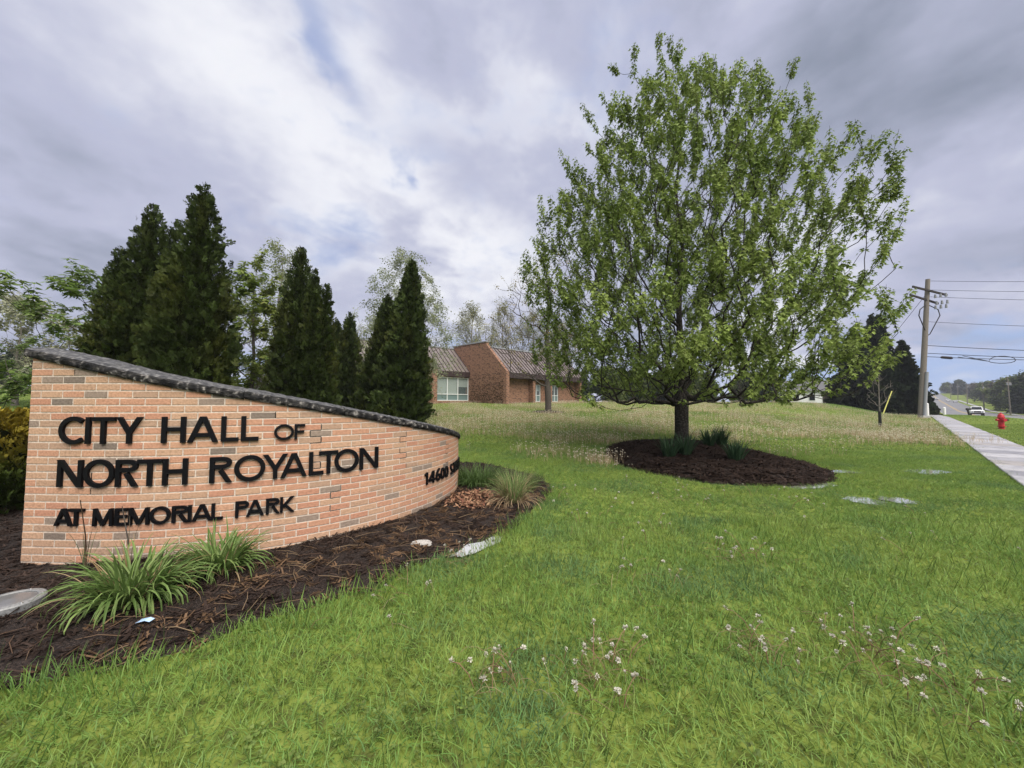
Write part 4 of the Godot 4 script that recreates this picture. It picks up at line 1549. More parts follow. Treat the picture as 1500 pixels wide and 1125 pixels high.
func back_trees() -> void:
	rng.seed = 55
	var lc := leaf_cluster(8, 0.17, 0.5, false, 0.26, 0.08)
	var small := leaf_cluster(9, 0.10, 0.3, false, 0.35, 0.16)
	var big := leaf_cluster(10, 0.34, 0.4, false, 0.42, 0.45)
	# leafy cherry behind the left evergreens
	leafy("cherry_tree", "light green leafy tree reaching left past the leftmost evergreen", at(-13.4, 12.6), [[1.6, 1.6], [2.6, 3.2], [3.6, 3.6], [4.6, 2.6], [5.5, 0.8]], 170,
		{"trunk_r": 0.13, "bark": M.bark_grey, "mesh": lc, "leaf_mat": M.leaf, "twigs": 3, "twig": 0.5, "per": 4, "color": Color(0.13, 0.20, 0.045), "color2": Color(0.17, 0.23, 0.09), "rmax": 3.6, "shell": 0.5, "leader": 0.7, "rise": 0.25, "twig_up": 0.2})
	leafy("small_tree", "light green young tree between the two broad evergreen groups", at(-9.9, 14.6), [[0.6, 1.2], [1.5, 1.7], [3.0, 1.8], [4.5, 1.5], [5.6, 1.0], [6.6, 0.3]], 300,
		{"trunk_r": 0.1, "bark": M.bark_grey, "mesh": lc, "leaf_mat": M.leaf, "twigs": 3, "twig": 0.45, "per": 4, "color": Color(0.15, 0.22, 0.04), "color2": Color(0.22, 0.26, 0.07), "rmax": 1.9, "shell": 0.5})
	leafy("small_tree", "bright green tree at the left edge above the wall end", at(-16.9, 12.2), [[0.8, 0.8], [1.6, 1.4], [2.4, 1.2], [3.0, 0.4]], 70,
		{"trunk_r": 0.08, "bark": M.bark_grey, "mesh": lc, "leaf_mat": M.leaf, "twigs": 3, "twig": 0.4, "per": 4, "color": Color(0.11, 0.19, 0.035), "color2": Color(0.16, 0.24, 0.06), "rmax": 1.8, "shell": 0.5})
	# silvery budding trees
	var pale := Color(0.30, 0.33, 0.20)
	leafy("budding_tree", "silvery budding tree between the young tree and the three-topped evergreen", at(-12.2, 20.0), [[2.0, 1.5], [4.0, 2.2], [6.0, 2.2], [8.0, 1.2], [9.0, 0.3]], 260,
		{"trunk_r": 0.12, "bark": M.bark_pale, "mesh": small, "leaf_mat": M.leaf, "twigs": 3, "twig": 0.6, "per": 3, "color": pale, "color2": Color(0.24, 0.28, 0.13), "rmax": 2.2, "shell": 0.6, "wild": 0.9, "tilt": 1.0})
	leafy("weeping_birch", "silvery weeping tree with hanging twigs behind the right evergreens", at(-6.6, 23.5), [[2.0, 2.0], [3.5, 2.9], [5.5, 2.8], [7.5, 2.2], [9.3, 1.2], [10.4, 0.4]], 330,
		{"trunk_r": 0.15, "bark": M.bark_pale, "mesh": small, "leaf_mat": M.leaf, "twigs": 3, "twig": 1.1, "per": 6, "sag": 1.3, "color": Color(0.22, 0.26, 0.13), "color2": Color(0.30, 0.33, 0.21), "rmax": 2.9, "shell": 0.45, "tilt": 1.0, "twig_up": 0.1})
	leafy("pale_tree", "pale blossoming tree at the far left edge", at(-31.0, 24.0, -0.1), [[1.0, 2.0], [3.0, 3.4], [5.0, 3.0], [6.8, 0.8]], 200,
		{"trunk_r": 0.14, "bark": M.bark_pale, "mesh": leaf_cluster(9, 0.2, 0.3, false, 0.35, 0.25), "leaf_mat": M.leaf, "twigs": 3, "twig": 0.7, "per": 3, "color": Color(0.30, 0.31, 0.22), "rmax": 3.4, "shell": 0.5, "tilt": 1.0})
	# trees beyond the hall
	var ge := "budding trees rising behind the brick building"
	for q in [[-6.0, 57.0, 14.2, 4.0, "broad pale green budding tree behind the cross wall"], [-1.5, 60.0, 15.2, 3.4, "taller pale budding tree, right of the broad one"], [3.5, 62.0, 15.0, 3.6, "pale budding tree behind the right roof"], [8.5, 64.0, 13.5, 3.8, "pale budding tree behind the right end of the building"], [-14.5, 58.0, 9.5, 3.6, "lower pale tree behind the left roof"]]:
		leafy("budding_tree", q[4], at(q[0], q[1], -0.1), [[q[2] * 0.2, q[3] * 0.5], [q[2] * 0.45, q[3]], [q[2] * 0.7, q[3] * 0.9], [q[2] * 0.9, q[3] * 0.5], [q[2], 0.2]], 220,
			{"trunk_r": 0.22, "bark": M.bark_pale, "mesh": leaf_cluster(9, 0.2, 0.2, false, 0.35, 0.35), "leaf_mat": M.leaf, "twigs": 4, "twig": 1.3, "per": 3, "color": Color(0.24, 0.25, 0.13), "color2": Color(0.30, 0.30, 0.20), "rmax": q[3], "shell": 0.55, "step": 0.9, "tip": 0.02, "tilt": 1.0, "group": ge, "rise": 1.2})
	# the nearly bare tree in front of the hall
	leafy("bare_tree", "nearly bare tree with a few yellow leaves in a small mulch ring before the building", at(2.45, 26.0), [[2.3, 2.6], [3.4, 4.2], [5.0, 4.4], [7.0, 3.6], [9.0, 2.4], [10.5, 1.0]], 420,
		{"trunk_r": 0.21, "bark": M.bark_grey, "mesh": leaf_cluster(6, 0.13, 0.5, false, 0.35, 0.2), "leaf_mat": M.leaf, "twigs": 2, "twig": 0.8, "per": 1, "color": Color(0.16, 0.17, 0.06), "color2": Color(0.26, 0.20, 0.05), "rmax": 4.4, "shell": 0.6, "tilt": 1.0, "tip": 0.011, "rise": 0.35, "bow": 0.1})
	var rg := PackedVector2Array()
	for i in 16:
		rg.push_back(Vector2(2.45 + cos(TAU * i / 16) * 1.15, 25.9 + sin(TAU * i / 16) * 1.2))
	heap("small_ring_mulch", rg, 0.2, 0.1, 0.3, M.mulch)
	# young staked tree in the lawn
	var y := leafy("young_tree", "thin leafless young tree with a dark trunk guard between the maple and the pole", at(22.9, 24.0), [[1.3, 0.5], [2.0, 0.9], [2.8, 0.8], [3.5, 0.15]], 90,
		{"trunk_r": 0.045, "bark": M.bark_pale, "rmax": 0.9, "tip": 0.006, "rise": 0.6, "step": 0.3, "leader": 0.9})
	var gd := MB.new()
	gd.lathe(Vector3.ZERO, [Vector2(0.085, 0.0), Vector2(0.075, 0.95), Vector2(0.06, 0.96)], 10)
	obj("trunk_guard", gd.mesh(), M.black_plastic, y)
	# a second small trunk under the maple's right edge
	var y2 := leafy("young_tree", "short dark sapling trunk under the right edge of the maple crown", at(19.6, 33.0), [[1.3, 0.4], [2.2, 0.9], [3.0, 0.2]], 60,
		{"trunk_r": 0.07, "bark": M.bark_dark, "rmax": 0.9, "tip": 0.008, "rise": 0.6, "step": 0.3, "leader": 0.9})
	# woods across the road
	rng.seed = 66
	var kinds := []
	var wm := leaf_cluster(12, 0.75, 0.3, false, 0.5, 0.9)
	var specs := [[Color(0.075, 0.115, 0.028), Color(0.13, 0.16, 0.04), "mid green tree in the woods across the road", 13.0, 5.0, 6], [Color(0.034, 0.054, 0.022), Color(0.055, 0.078, 0.03), "dark green tree in the woods across the road", 12.0, 4.2, 8], [Color(0.12, 0.105, 0.07), Color(0.09, 0.085, 0.06), "brownish half-bare tree in the woods across the road", 13.0, 4.6, 3]]
	var spots := [[150.0, 30.0], [164.0, 33.0], [141.0, 27.5], [178.0, 29.0], [196.0, 32.0], [215.0, 28.0], [235.0, 33.0], [258.0, 28.5], [282.0, 34.0], [310.0, 30.0], [340.0, 35.0], [372.0, 31.0], [410.0, 36.0], [455.0, 32.0], [500.0, 37.0], [129.0, 29.0], [155.0, 42.0], [185.0, 46.0], [222.0, 48.0], [268.0, 50.0], [545.0, 30.0], [590.0, 24.0], [330.0, 52.0], [640.0, 4.0], [620.0, -14.0], [560.0, -12.0]]
	for i in spots.size():
		var k := [0, 2, 0, 1, 2, 1, 2, 0, 1, 2, 1, 0, 1, 2, 1, 0, 1, 2, 1, 2, 1, 0, 1, 1, 2, 1][i] as int
		var sp: Array = specs[k]
		var q := sn(spots[i][0], spots[i][1], -0.4)
		var pn := clampi(int((spots[i][0] - 130.0) / 65.0), 0, 6)
		var where: String = [" behind the nearest pole", " behind the pole with crossarms", " behind the third pole", " behind the fourth pole", " behind the fifth pole", " behind the smallest pole", " closing the far hill"][pn] + (", front row" if spots[i][1] < 40.0 else ", back row")
		if kinds.size() <= k or kinds[k] == null:
			while kinds.size() <= k:
				kinds.append(null)
			kinds[k] = leafy("woodland_tree", sp[2] + where, q, [[0.6, sp[4] * 0.8], [sp[3] * 0.3, sp[4]], [sp[3] * 0.6, sp[4]], [sp[3] * 0.85, sp[4] * 0.6], [sp[3], 0.3]], 260,
				{"trunk_r": 0.25, "bark": M.bark_grey, "mesh": wm, "leaf_mat": M.leaf, "twigs": 2, "twig": 1.4, "per": sp[5] / 2, "color": sp[0], "color2": sp[1], "rmax": sp[4], "shell": 0.7, "step": 1.0, "tip": 0.03, "tilt": 1.2, "group": "trees of the woods across the road", "draw_twigs": k == 2})
		else:
			dup(kinds[k], "woodland_tree", sp[2] + where, q, i * 1.3, rng.randf_range(0.8, 1.15))
	# a line of trees far beyond the lawn and at the far left
	var hedge := [[10.0, 75.0, 0], [22.0, 80.0, 1], [30.0, 90.0, 0], [40.0, 95.0, 1], [48.0, 105.0, 0], [16.0, 90.0, 1], [6.0, 84.0, 0], [13.0, 82.0, 1], [26.0, 84.0, 1], [35.0, 86.0, 0], [44.0, 88.0, 1], [19.0, 76.0, 0], [31.0, 79.0, 1], [38.0, 82.0, 0], [57.0, 95.0, 0], [66.0, 97.0, 1], [74.0, 95.0, 0], [-62.0, 52.0, 2], [-72.0, 56.0, 1], [-85.0, 60.0, 2], [-55.0, 62.0, 2], [52.0, 82.0, 1], [-46.0, 70.0, 2], [-34.0, 76.0, 2]]
	hedge.sort_custom(func(u, w): return u[0] / u[1] < w[0] / w[1])
	var nth := ["first", "second", "third", "fourth", "fifth", "sixth", "seventh", "eighth", "ninth", "tenth", "eleventh", "twelfth", "thirteenth", "fourteenth", "fifteenth", "sixteenth", "seventeenth", "eighteenth", "nineteenth", "twentieth"]
	var nl := 0
	for e in hedge:
		nl += 1 if e[0] < 0 else 0
	for i in hedge.size():
		var e: Array = hedge[i]
		var place: String = ", %s from left" % nth[i if e[0] < 0 else i - nl]
		dup(kinds[e[2]], "boundary_tree", ["mid green", "dark green", "brownish half-bare"][e[2]] + (" tree beyond the far edge of the lawn" if e[0] > 0 else " tree beyond the driveway at far left") + place, at(e[0], e[1], -0.3), i * 2.1, 0.55 if e[0] > 0 else 0.45).set_meta("group", "trees beyond the lawn")


func maple() -> void:
	rng.seed = 77
	var env := [[1.15, 2.2], [1.35, 3.2], [1.75, 3.75], [2.5, 4.0], [3.5, 4.15], [4.5, 4.2], [5.2, 4.15], [6.2, 3.95], [7.2, 3.45], [8.2, 2.85], [9.0, 2.3], [9.6, 1.85], [10.2, 1.35], [10.7, 0.75], [11.0, 0.3]]
	var ex := []
	for q in [[-0.43, 11.9, 0.0], [-0.42, 11.3, 0.05], [-1.2, 11.4, 0.1], [-1.25, 10.9, 0.1], [-1.65, 11.2, -0.2], [-0.14, 11.3, 0.2], [0.45, 10.7, -0.2], [1.3, 10.6, 0.2], [2.3, 10.4, 0.3], [2.95, 10.25, 0.7], [2.8, 9.8, 0.6], [3.4, 9.65, 0.7], [3.3, 8.9, 0.9],
		[3.2, 6.6, 1.4], [3.6, 7.1, 1.7], [3.9, 7.2, 1.9], [3.7, 6.0, 1.7], [4.2, 6.4, 2.0], [4.0, 5.2, 2.0], [4.3, 5.4, 2.2], [4.1, 4.3, 2.2], [-3.27, 8.2, 0.0], [-2.6, 9.3, 0.3], [-2.0, 10.3, -0.3], [-3.9, 7.1, -0.5], [-4.3, 5.3, -1.0], [0.9, 10.9, -0.6], [1.8, 10.7, -0.4],
		[1.2, 1.15, 2.5], [-0.4, 1.15, 3.0], [2.6, 1.3, 2.0], [0.6, 1.25, 3.2], [1.9, 1.25, 2.7], [3.2, 1.5, 1.6], [-2.9, 1.15, 2.0], [-2.2, 1.05, 2.5], [-3.7, 1.7, 1.0], [-1.3, 1.2, 3.0], [2.9, 1.6, 2.6], [3.6, 2.0, 2.4]]:
		ex.append(Vector3(q[0], q[1], q[2]))
	var cl := leaf_cluster(7, 0.076, 1.0, true, 0.3, 0.06)
	var t := leafy("maple_tree", "large round-crowned maple in fresh green leaf standing in a mulch ring", at(4.83, 11.0, 0.24), env, 2300,
		{"trunk_r": 0.185, "bark": M.bark_dark, "mesh": cl, "leaf_mat": M.leaf, "twigs": 3, "twig": 0.55, "per": 5, "color": Color(0.135, 0.198, 0.042), "color2": Color(0.27, 0.35, 0.088), "rmax": 4.2, "fill": 1.8, "shell": 0.45, "lump": 0.10, "along": 0.5, "lean": Vector2(0.12, 0.0), "leader": 0.88,
		"bal": 0.22, "upk": 2.0, "rise": 0.8, "step": 0.34, "bow": 0.10, "tip": 0.006, "power": 2.15, "extra": ex, "twig_up": 0.5, "up_high": 1.1, "wild": 0.55, "tilt": 0.45})


# ------------------------------------------------------------------ the sign

func sign_wall() -> void:
	rng.seed = 88
	var t := thing("brick_sign_wall", "curved orange brick wall with sloping dark stone cap and black raised letters", "sign", Vector3.ZERO)
	# core: mortar in front, carried round behind
	var L := 7.0
	var front := MB.new()
	var step := 0.05
	var n := int(L / step)
	for i in n:
		var a := i * step
		var e := a + step
		var ta := cap_low(a) + 0.04
		var te := cap_low(e) + 0.04
		front.quad(wp(a, -0.0025, -0.2), wp(e, -0.0025, -0.2), wp(e, -0.0025, te), wp(a, -0.0025, ta), wp(a, 1, 0) - wp(a, 0, 0))
	obj("mortar", front.mesh(), M.mortar, t)
	var back := MB.new()
	for i in n:
		var a := i * step
		var e := a + step
		back.quad(wp(a, -0.3, -0.2), wp(e, -0.3, -0.2), wp(e, -0.3, cap_low(e) + 0.04), wp(a, -0.3, cap_low(a) + 0.04), wp(a, -1, 0) - wp(a, 0, 0))
	for s in [0.0, L]:
		back.quad(wp(s, -0.0025, -0.2), wp(s, -0.3, -0.2), wp(s, -0.3, cap_low(s) + 0.04), wp(s, -0.0025, cap_low(s) + 0.04), wdir(s) * (-1.0 if s == 0.0 else 1.0))
	obj("backing", back.mesh(), M.brick[5], t)
	# bricks: running bond, whole ones of 203 x 57 mm
	var whole := MB.new()
	whole.cbox(Vector3.ZERO, Vector3(0.2005, 0.0545, 0.03), 0.002)
	var half := MB.new()
	half.cbox(Vector3.ZERO, Vector3(0.094, 0.0545, 0.03), 0.002)
	var wm := whole.mesh()
	var hm := half.mesh()
	var list := []
	var course := 0.0677
	for k in 32:
		var y := 0.02 + k * course
		var s := 0.0
		var j := 0
		while s < L:
			var l := 0.2035
			if j == 0 and k % 2 == 1:
				l = 0.097
			var mid := s + l / 2
			if y - 0.028 < cap_low(mid) - 0.004:
				var pos := wp(mid, 0, y)
				var d := wdir(mid)
				var see := Vector3(0, 1.5, 0) - pos
				var nrm := Vector3(d.z, 0, -d.x)
				nrm = (wp(mid, 1, 0) - wp(mid, 0, 0)).normalized()
				var size := l * maxf(0.0, see.normalized().dot(nrm)) / see.length_squared()
				var r := rng.randf()
				var m := rng.randi() % 4 if r < 0.75 else 4 + rng.randi() % 2 if r < 0.91 else 6 if r < 0.965 else 7
				if k < 3 and rng.randf() < 0.5 - 0.14 * k:
					m = 4 + rng.randi() % 3
				if mid < 0.5 and m < 4 and rng.randf() < 0.35:
					m = 4 + rng.randi() % 2
				list.append([size, pos, d, nrm, l < 0.15, m, rng.randf_range(-0.0022, 0.0022), rng.randf_range(-0.006, 0.006)])
			s += l + 0.0097
			j += 1
	list.sort_custom(func(a, b): return a[0] > b[0])
	var rest := []
	for i in 8:
		rest.append(MB.new())
	for i in list.size():
		var e: Array = list[i]
		var z: Vector3 = e[3]
		var x: Vector3 = (e[2] as Vector3)
		x = x.rotated(z, e[7])
		var bs := Basis(x, z.cross(x).normalized(), z)
		var o: Vector3 = e[1] + z * (-0.0135 + e[6] * 0.6)
		if i < 300:
			var b := obj("brick", hm if e[4] else wm, M.brick[e[5]], t)
			b.transform = Transform3D(bs, o)
		else:
			var src: MB = half if e[4] else whole
			for v in src.v:
				(rest[e[5]] as MB).v.push_back(bs * v + o)
	for i in 8:
		if rest[i].v.size():
			obj("brickwork", rest[i].mesh(), M.brick[i], t, "stuff")
	# open joints: stepped cracks down the wall, from (course, how far along) and how many steps
	for q in [[0.30, 27, 2, 0], [2.52, 20, 9, 1], [3.52, 17, 8, 0], [4.55, 13, 6, 1], [2.62, 8, 5, 1], [2.45, 14, 4, 0], [1.52, 19, 2, 0], [0.62, 12, 3, 1], [1.95, 21, 2, 1]]:
		var cr := MB.new()
		for i in q[2]:
			var k: int = q[1] - i
			var s0: float = q[0]
			var j := int(s0 / 0.2132)
			var off := 0.0 if k % 2 == 0 else 0.1067
			var js := (j + 1) * 0.2132 - 0.0049 - (0.1067 if k % 2 == 1 else 0.0)
			var y := 0.02 + k * course
			if y > cap_low(js) - 0.05:
				continue
			var w := rng.randf_range(0.0028, 0.0052)
			if rng.randf() < 0.22:
				continue
			var z := -0.0015
			cr.quad(wp(js - w, z, y - 0.031), wp(js + w, z, y - 0.031), wp(js + w, z, y + 0.031), wp(js - w, z, y + 0.031), wp(js, 1, 0) - wp(js, 0, 0))
			if i < q[2] - 1:
				var js2 := js + (0.1067 if k % 2 == 1 else -0.1067)
				cr.quad(wp(minf(js, js2), z + 0.0006, y - 0.0368), wp(maxf(js, js2), z + 0.0006, y - 0.0368), wp(maxf(js, js2), z + 0.0006, y - 0.0308), wp(minf(js, js2), z + 0.0006, y - 0.0308), wp(js, 1, 0) - wp(js, 0, 0))
		if cr.v.size():
			obj("open_joint", cr.mesh(), M.dark_joint, t)
	# rough stone cap in lengths
	var cuts := [-0.05, 0.92, 1.86, 2.78, 3.55, 4.38, 5.12, 5.8, 6.5, 7.05]
	for c in cuts.size() - 1:
		var b := MB.new()
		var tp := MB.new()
		var rows := []
		var m := int((cuts[c + 1] - cuts[c]) / 0.025)
		var lift := rng.randf_range(-0.004, 0.006)
		for i in m + 1:
			var s := lerpf(cuts[c] + 0.003, cuts[c + 1] - 0.003, float(i) / m)
			var y := cap_low(s) + lift
			var row := PackedVector3Array()
			for q in [[-0.02, -0.004], [0.022, -0.002], [0.034, 0.016], [0.036, 0.036], [0.033, 0.058], [0.02, 0.074], [-0.02, 0.09], [-0.075, 0.102], [-0.2, 0.112], [-0.33, 0.105], [-0.335, 0.0]]:
				var nz := n_fine.get_noise_3d(s * 130.0, q[0] * 160.0, q[1] * 160.0 + c * 9.0) * 0.011 + n_fine.get_noise_3d(s * 420.0, q[0] * 500.0, q[1] * 500.0) * 0.005
				row.push_back(wp(s, q[0] + nz, y + q[1] + nz * 0.8))
			rows.append(row)
		for i in m:
			for j in 10:
				var out: Vector3 = (rows[i][j] + rows[i + 1][j + 1]) / 2 - wp(lerpf(cuts[c], cuts[c + 1], (i + 0.5) / m), -0.14, cap_low(cuts[c] + i * 0.025) + 0.05)
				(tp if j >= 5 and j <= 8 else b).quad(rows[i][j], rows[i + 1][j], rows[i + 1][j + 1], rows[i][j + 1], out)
		for e in [0, m]:
			for j in range(1, 10):
				b.trio(rows[e][0], rows[e][j], rows[e][j + 1], wdir(cuts[c]) * (-1.0 if e == 0 else 1.0))
		var co := obj("cap_stone", b.mesh(), M.slate, t)
		obj("painted_sheen_top", tp.mesh(), M.slate_top, co)  # upper faces in the lighter grey that paints in the sky's sheen
	# lettering
	line_of("CITYHALL", [[0.325, 0.25], [0.575, 0.05], [0.635, 0.2], [0.85, 0.21], [1.215, 0.19], [1.42, 0.24], [1.685, 0.14], [1.845, 0.145]], 1.125, 0.245, 0.158, t)
	line_of("OF", [[2.12, 0.175], [2.30, 0.095]], 1.122, 0.155, 0.158, t)
	line_of("NORTHROYALTON", [[0.335, 0.235], [0.583, 0.265], [0.86, 0.18], [1.035, 0.2], [1.238, 0.195], [1.605, 0.175], [1.80, 0.255], [2.035, 0.21], [2.185, 0.235], [2.44, 0.14], [2.535, 0.19], [2.69, 0.262], [2.965, 0.225]], 0.735, 0.245, 0.158, t)
	line_of("ATMEMORIALPARK", [[0.33, 0.165], [0.462, 0.14], [0.685, 0.17], [0.872, 0.1], [0.982, 0.165], [1.15, 0.162], [1.325, 0.125], [1.448, 0.03], [1.48, 0.155], [1.632, 0.09], [1.82, 0.11], [1.908, 0.145], [2.07, 0.115], [2.19, 0.12]], 0.388, 0.155, 0.165, t)
	line_of("14600STATER", [[3.96, 0.09], [4.06, 0.15], [4.235, 0.125], [4.375, 0.125], [4.515, 0.125], [4.74, 0.12], [4.89, 0.13], [5.01, 0.16], [5.15, 0.13], [5.31, 0.1], [5.52, 0.12]], 0.385, 0.165, 0.17, t)


# ------------------------------------------------------------------ plants in the beds

func plants(hb: Callable, hr: Callable) -> void:
	rng.seed = 99
	var g1 := Color(0.095, 0.165, 0.042)
	var g2 := Color(0.18, 0.25, 0.08)
	var put := func(x: float, f: float, h: Callable) -> Vector3: return Vector3(x, h.call(x, f) - 0.01, -f)
	var d1 := thing("daylily_clump", "larger arching daylily clump nearest the camera in front of the wall", "plant", put.call(-2.74, 2.86, hb), "daylily clumps by the sign")
	obj("leaves", strap_leaves(320, 0.28, 0.53, 0.021, 2.5, 0.24, 0.05, g1, g2), M.strap, d1, "stuff")
	obj("withered_leaves", strap_leaves(60, 0.2, 0.5, 0.012, 1.4, 0.26, -0.5, Color(0.22, 0.15, 0.08), Color(0.32, 0.25, 0.15)), M.dry, d1, "stuff")
	var d2 := thing("daylily_clump", "smaller daylily clump close to the brick below the last letters", "plant", put.call(-2.5, 3.37, hb), "daylily clumps by the sign")
	obj("leaves", strap_leaves(250, 0.25, 0.47, 0.02, 2.3, 0.2, 0.1, g1, g2), M.strap, d2, "stuff")
	obj("withered_leaves", strap_leaves(30, 0.2, 0.4, 0.012, 1.4, 0.22, -0.5, Color(0.22, 0.15, 0.08), Color(0.3, 0.23, 0.14)), M.dry, d2, "stuff")
	# two thin old flower stalks
	for q in [[-3.62, 3.34, 0.62, "thin brown seed stalk with hanging blades, left one by the wall"], [-3.28, 3.36, 0.55, "thin green seed stalk, right one of the pair by the wall"]]:
		var s := thing("seed_stalk", q[3], "plant", put.call(q[0], q[1], hb))
		var b := MB.new()
		b.tube(PackedVector3Array([Vector3.ZERO, Vector3(-0.02, q[2] * 0.5, 0), Vector3(-0.06, q[2], 0.02)]), PackedFloat32Array([0.006, 0.005, 0.003]), 5)
		obj("stem", b.mesh(), M.bark_brown if q[2] > 0.6 else M.bark_grey, s)
		obj("blades", strap_leaves(7, 0.2, 0.5, 0.007, 0.8, 0.03, 0.72, Color(0.10, 0.13, 0.06), Color(0.14, 0.10, 0.07)), M.dry, s)
	# right end of the sign
	var ss := thing("sedge_mound", "dense dark green grassy mound at the right end of the wall", "plant", put.call(-0.62, 7.0, hb))
	obj("leaves", strap_leaves(700, 0.22, 0.5, 0.009, 1.7, 0.55, 0.0, Color(0.05, 0.095, 0.025), Color(0.10, 0.16, 0.05)), M.strap, ss, "stuff")
	var s2 := thing("sedge_mound", "lighter green grassy mound right of the dark one beside the bed edge", "plant", put.call(0.12, 6.55, hb))
	obj("leaves", strap_leaves(420, 0.22, 0.48, 0.008, 1.5, 0.4, 0.1, Color(0.09, 0.14, 0.04), Color(0.17, 0.21, 0.08)), M.strap, s2, "stuff")
	var og := thing("ornamental_grass", "ornamental grass tuft with straw-coloured dead blades at its foot", "plant", put.call(0.02, 5.55, hb))
	obj("blades", strap_leaves(260, 0.3, 0.6, 0.007, 1.4, 0.16, 0.25, Color(0.12, 0.20, 0.055), Color(0.24, 0.30, 0.12)), M.strap, og, "stuff")
	obj("dead_blades", strap_leaves(190, 0.28, 0.55, 0.007, 2.0, 0.2, -0.25, Color(0.26, 0.18, 0.11), Color(0.40, 0.31, 0.20)), M.dry, og, "stuff")
	# fallen leaves gathered by the wall
	var lm := MMB.new()
	var one := MB.new()
	one.colored = true
	leaf(one, Vector3(0, 0, 0.03), Vector3(0, 0.1, -1).normalized(), Vector3.RIGHT, 0.07, 0.014, 0.5, 0.1)
	for i in 520:
		var a := rng.randf() * TAU
		var rr := sqrt(rng.randf())
		var x := -0.58 + cos(a) * rr * 0.36 + rng.randf_range(-0.1, 0.1)
		var f := 5.75 + sin(a) * rr * 0.55
		var c := Color(0.34, 0.21, 0.13).lerp(Color(0.16, 0.07, 0.05), rng.randf())
		lm.add(any_basis(0.9, rng.randf_range(0.6, 1.4)), Vector3(x, hb.call(x, f) + rng.randf_range(0.004, 0.05), -f), c)
	tag(scatter("fallen_leaves", one.mesh(), M.dry, lm), "brown fallen leaves gathered at the wall's right foot", "leaves")
	# sword-leaved clumps under the maple
	var i1 := Color(0.030, 0.065, 0.032)
	var i2 := Color(0.055, 0.10, 0.05)
	var src: Node3D = null
	for q in [[3.75, 9.25, 1.0, "front left sword-leaved clump under the maple"], [4.25, 9.5, 1.05, "wide leaning sword-leaved clump directly before the maple trunk"], [5.55, 10.9, 0.95, "sword-leaved clump behind the trunk's right side"], [6.05, 11.2, 1.15, "tall dense sword-leaved clump at right of the trunk"], [5.05, 8.75, 0.9, "front right sword-leaved clump with spreading blades"]]:
		var p: Vector3 = put.call(q[0], q[1], hr)
		var k := thing("iris_clump", q[3], "plant", p, "sword-leaved clumps under the maple")
		obj("leaves", strap_leaves(90, 0.34 * q[2], 0.62 * q[2], 0.026, 0.9, 0.2, 0.42, i1, i2), M.strap, k, "stuff")


# ------------------------------------------------------------------ roadside things

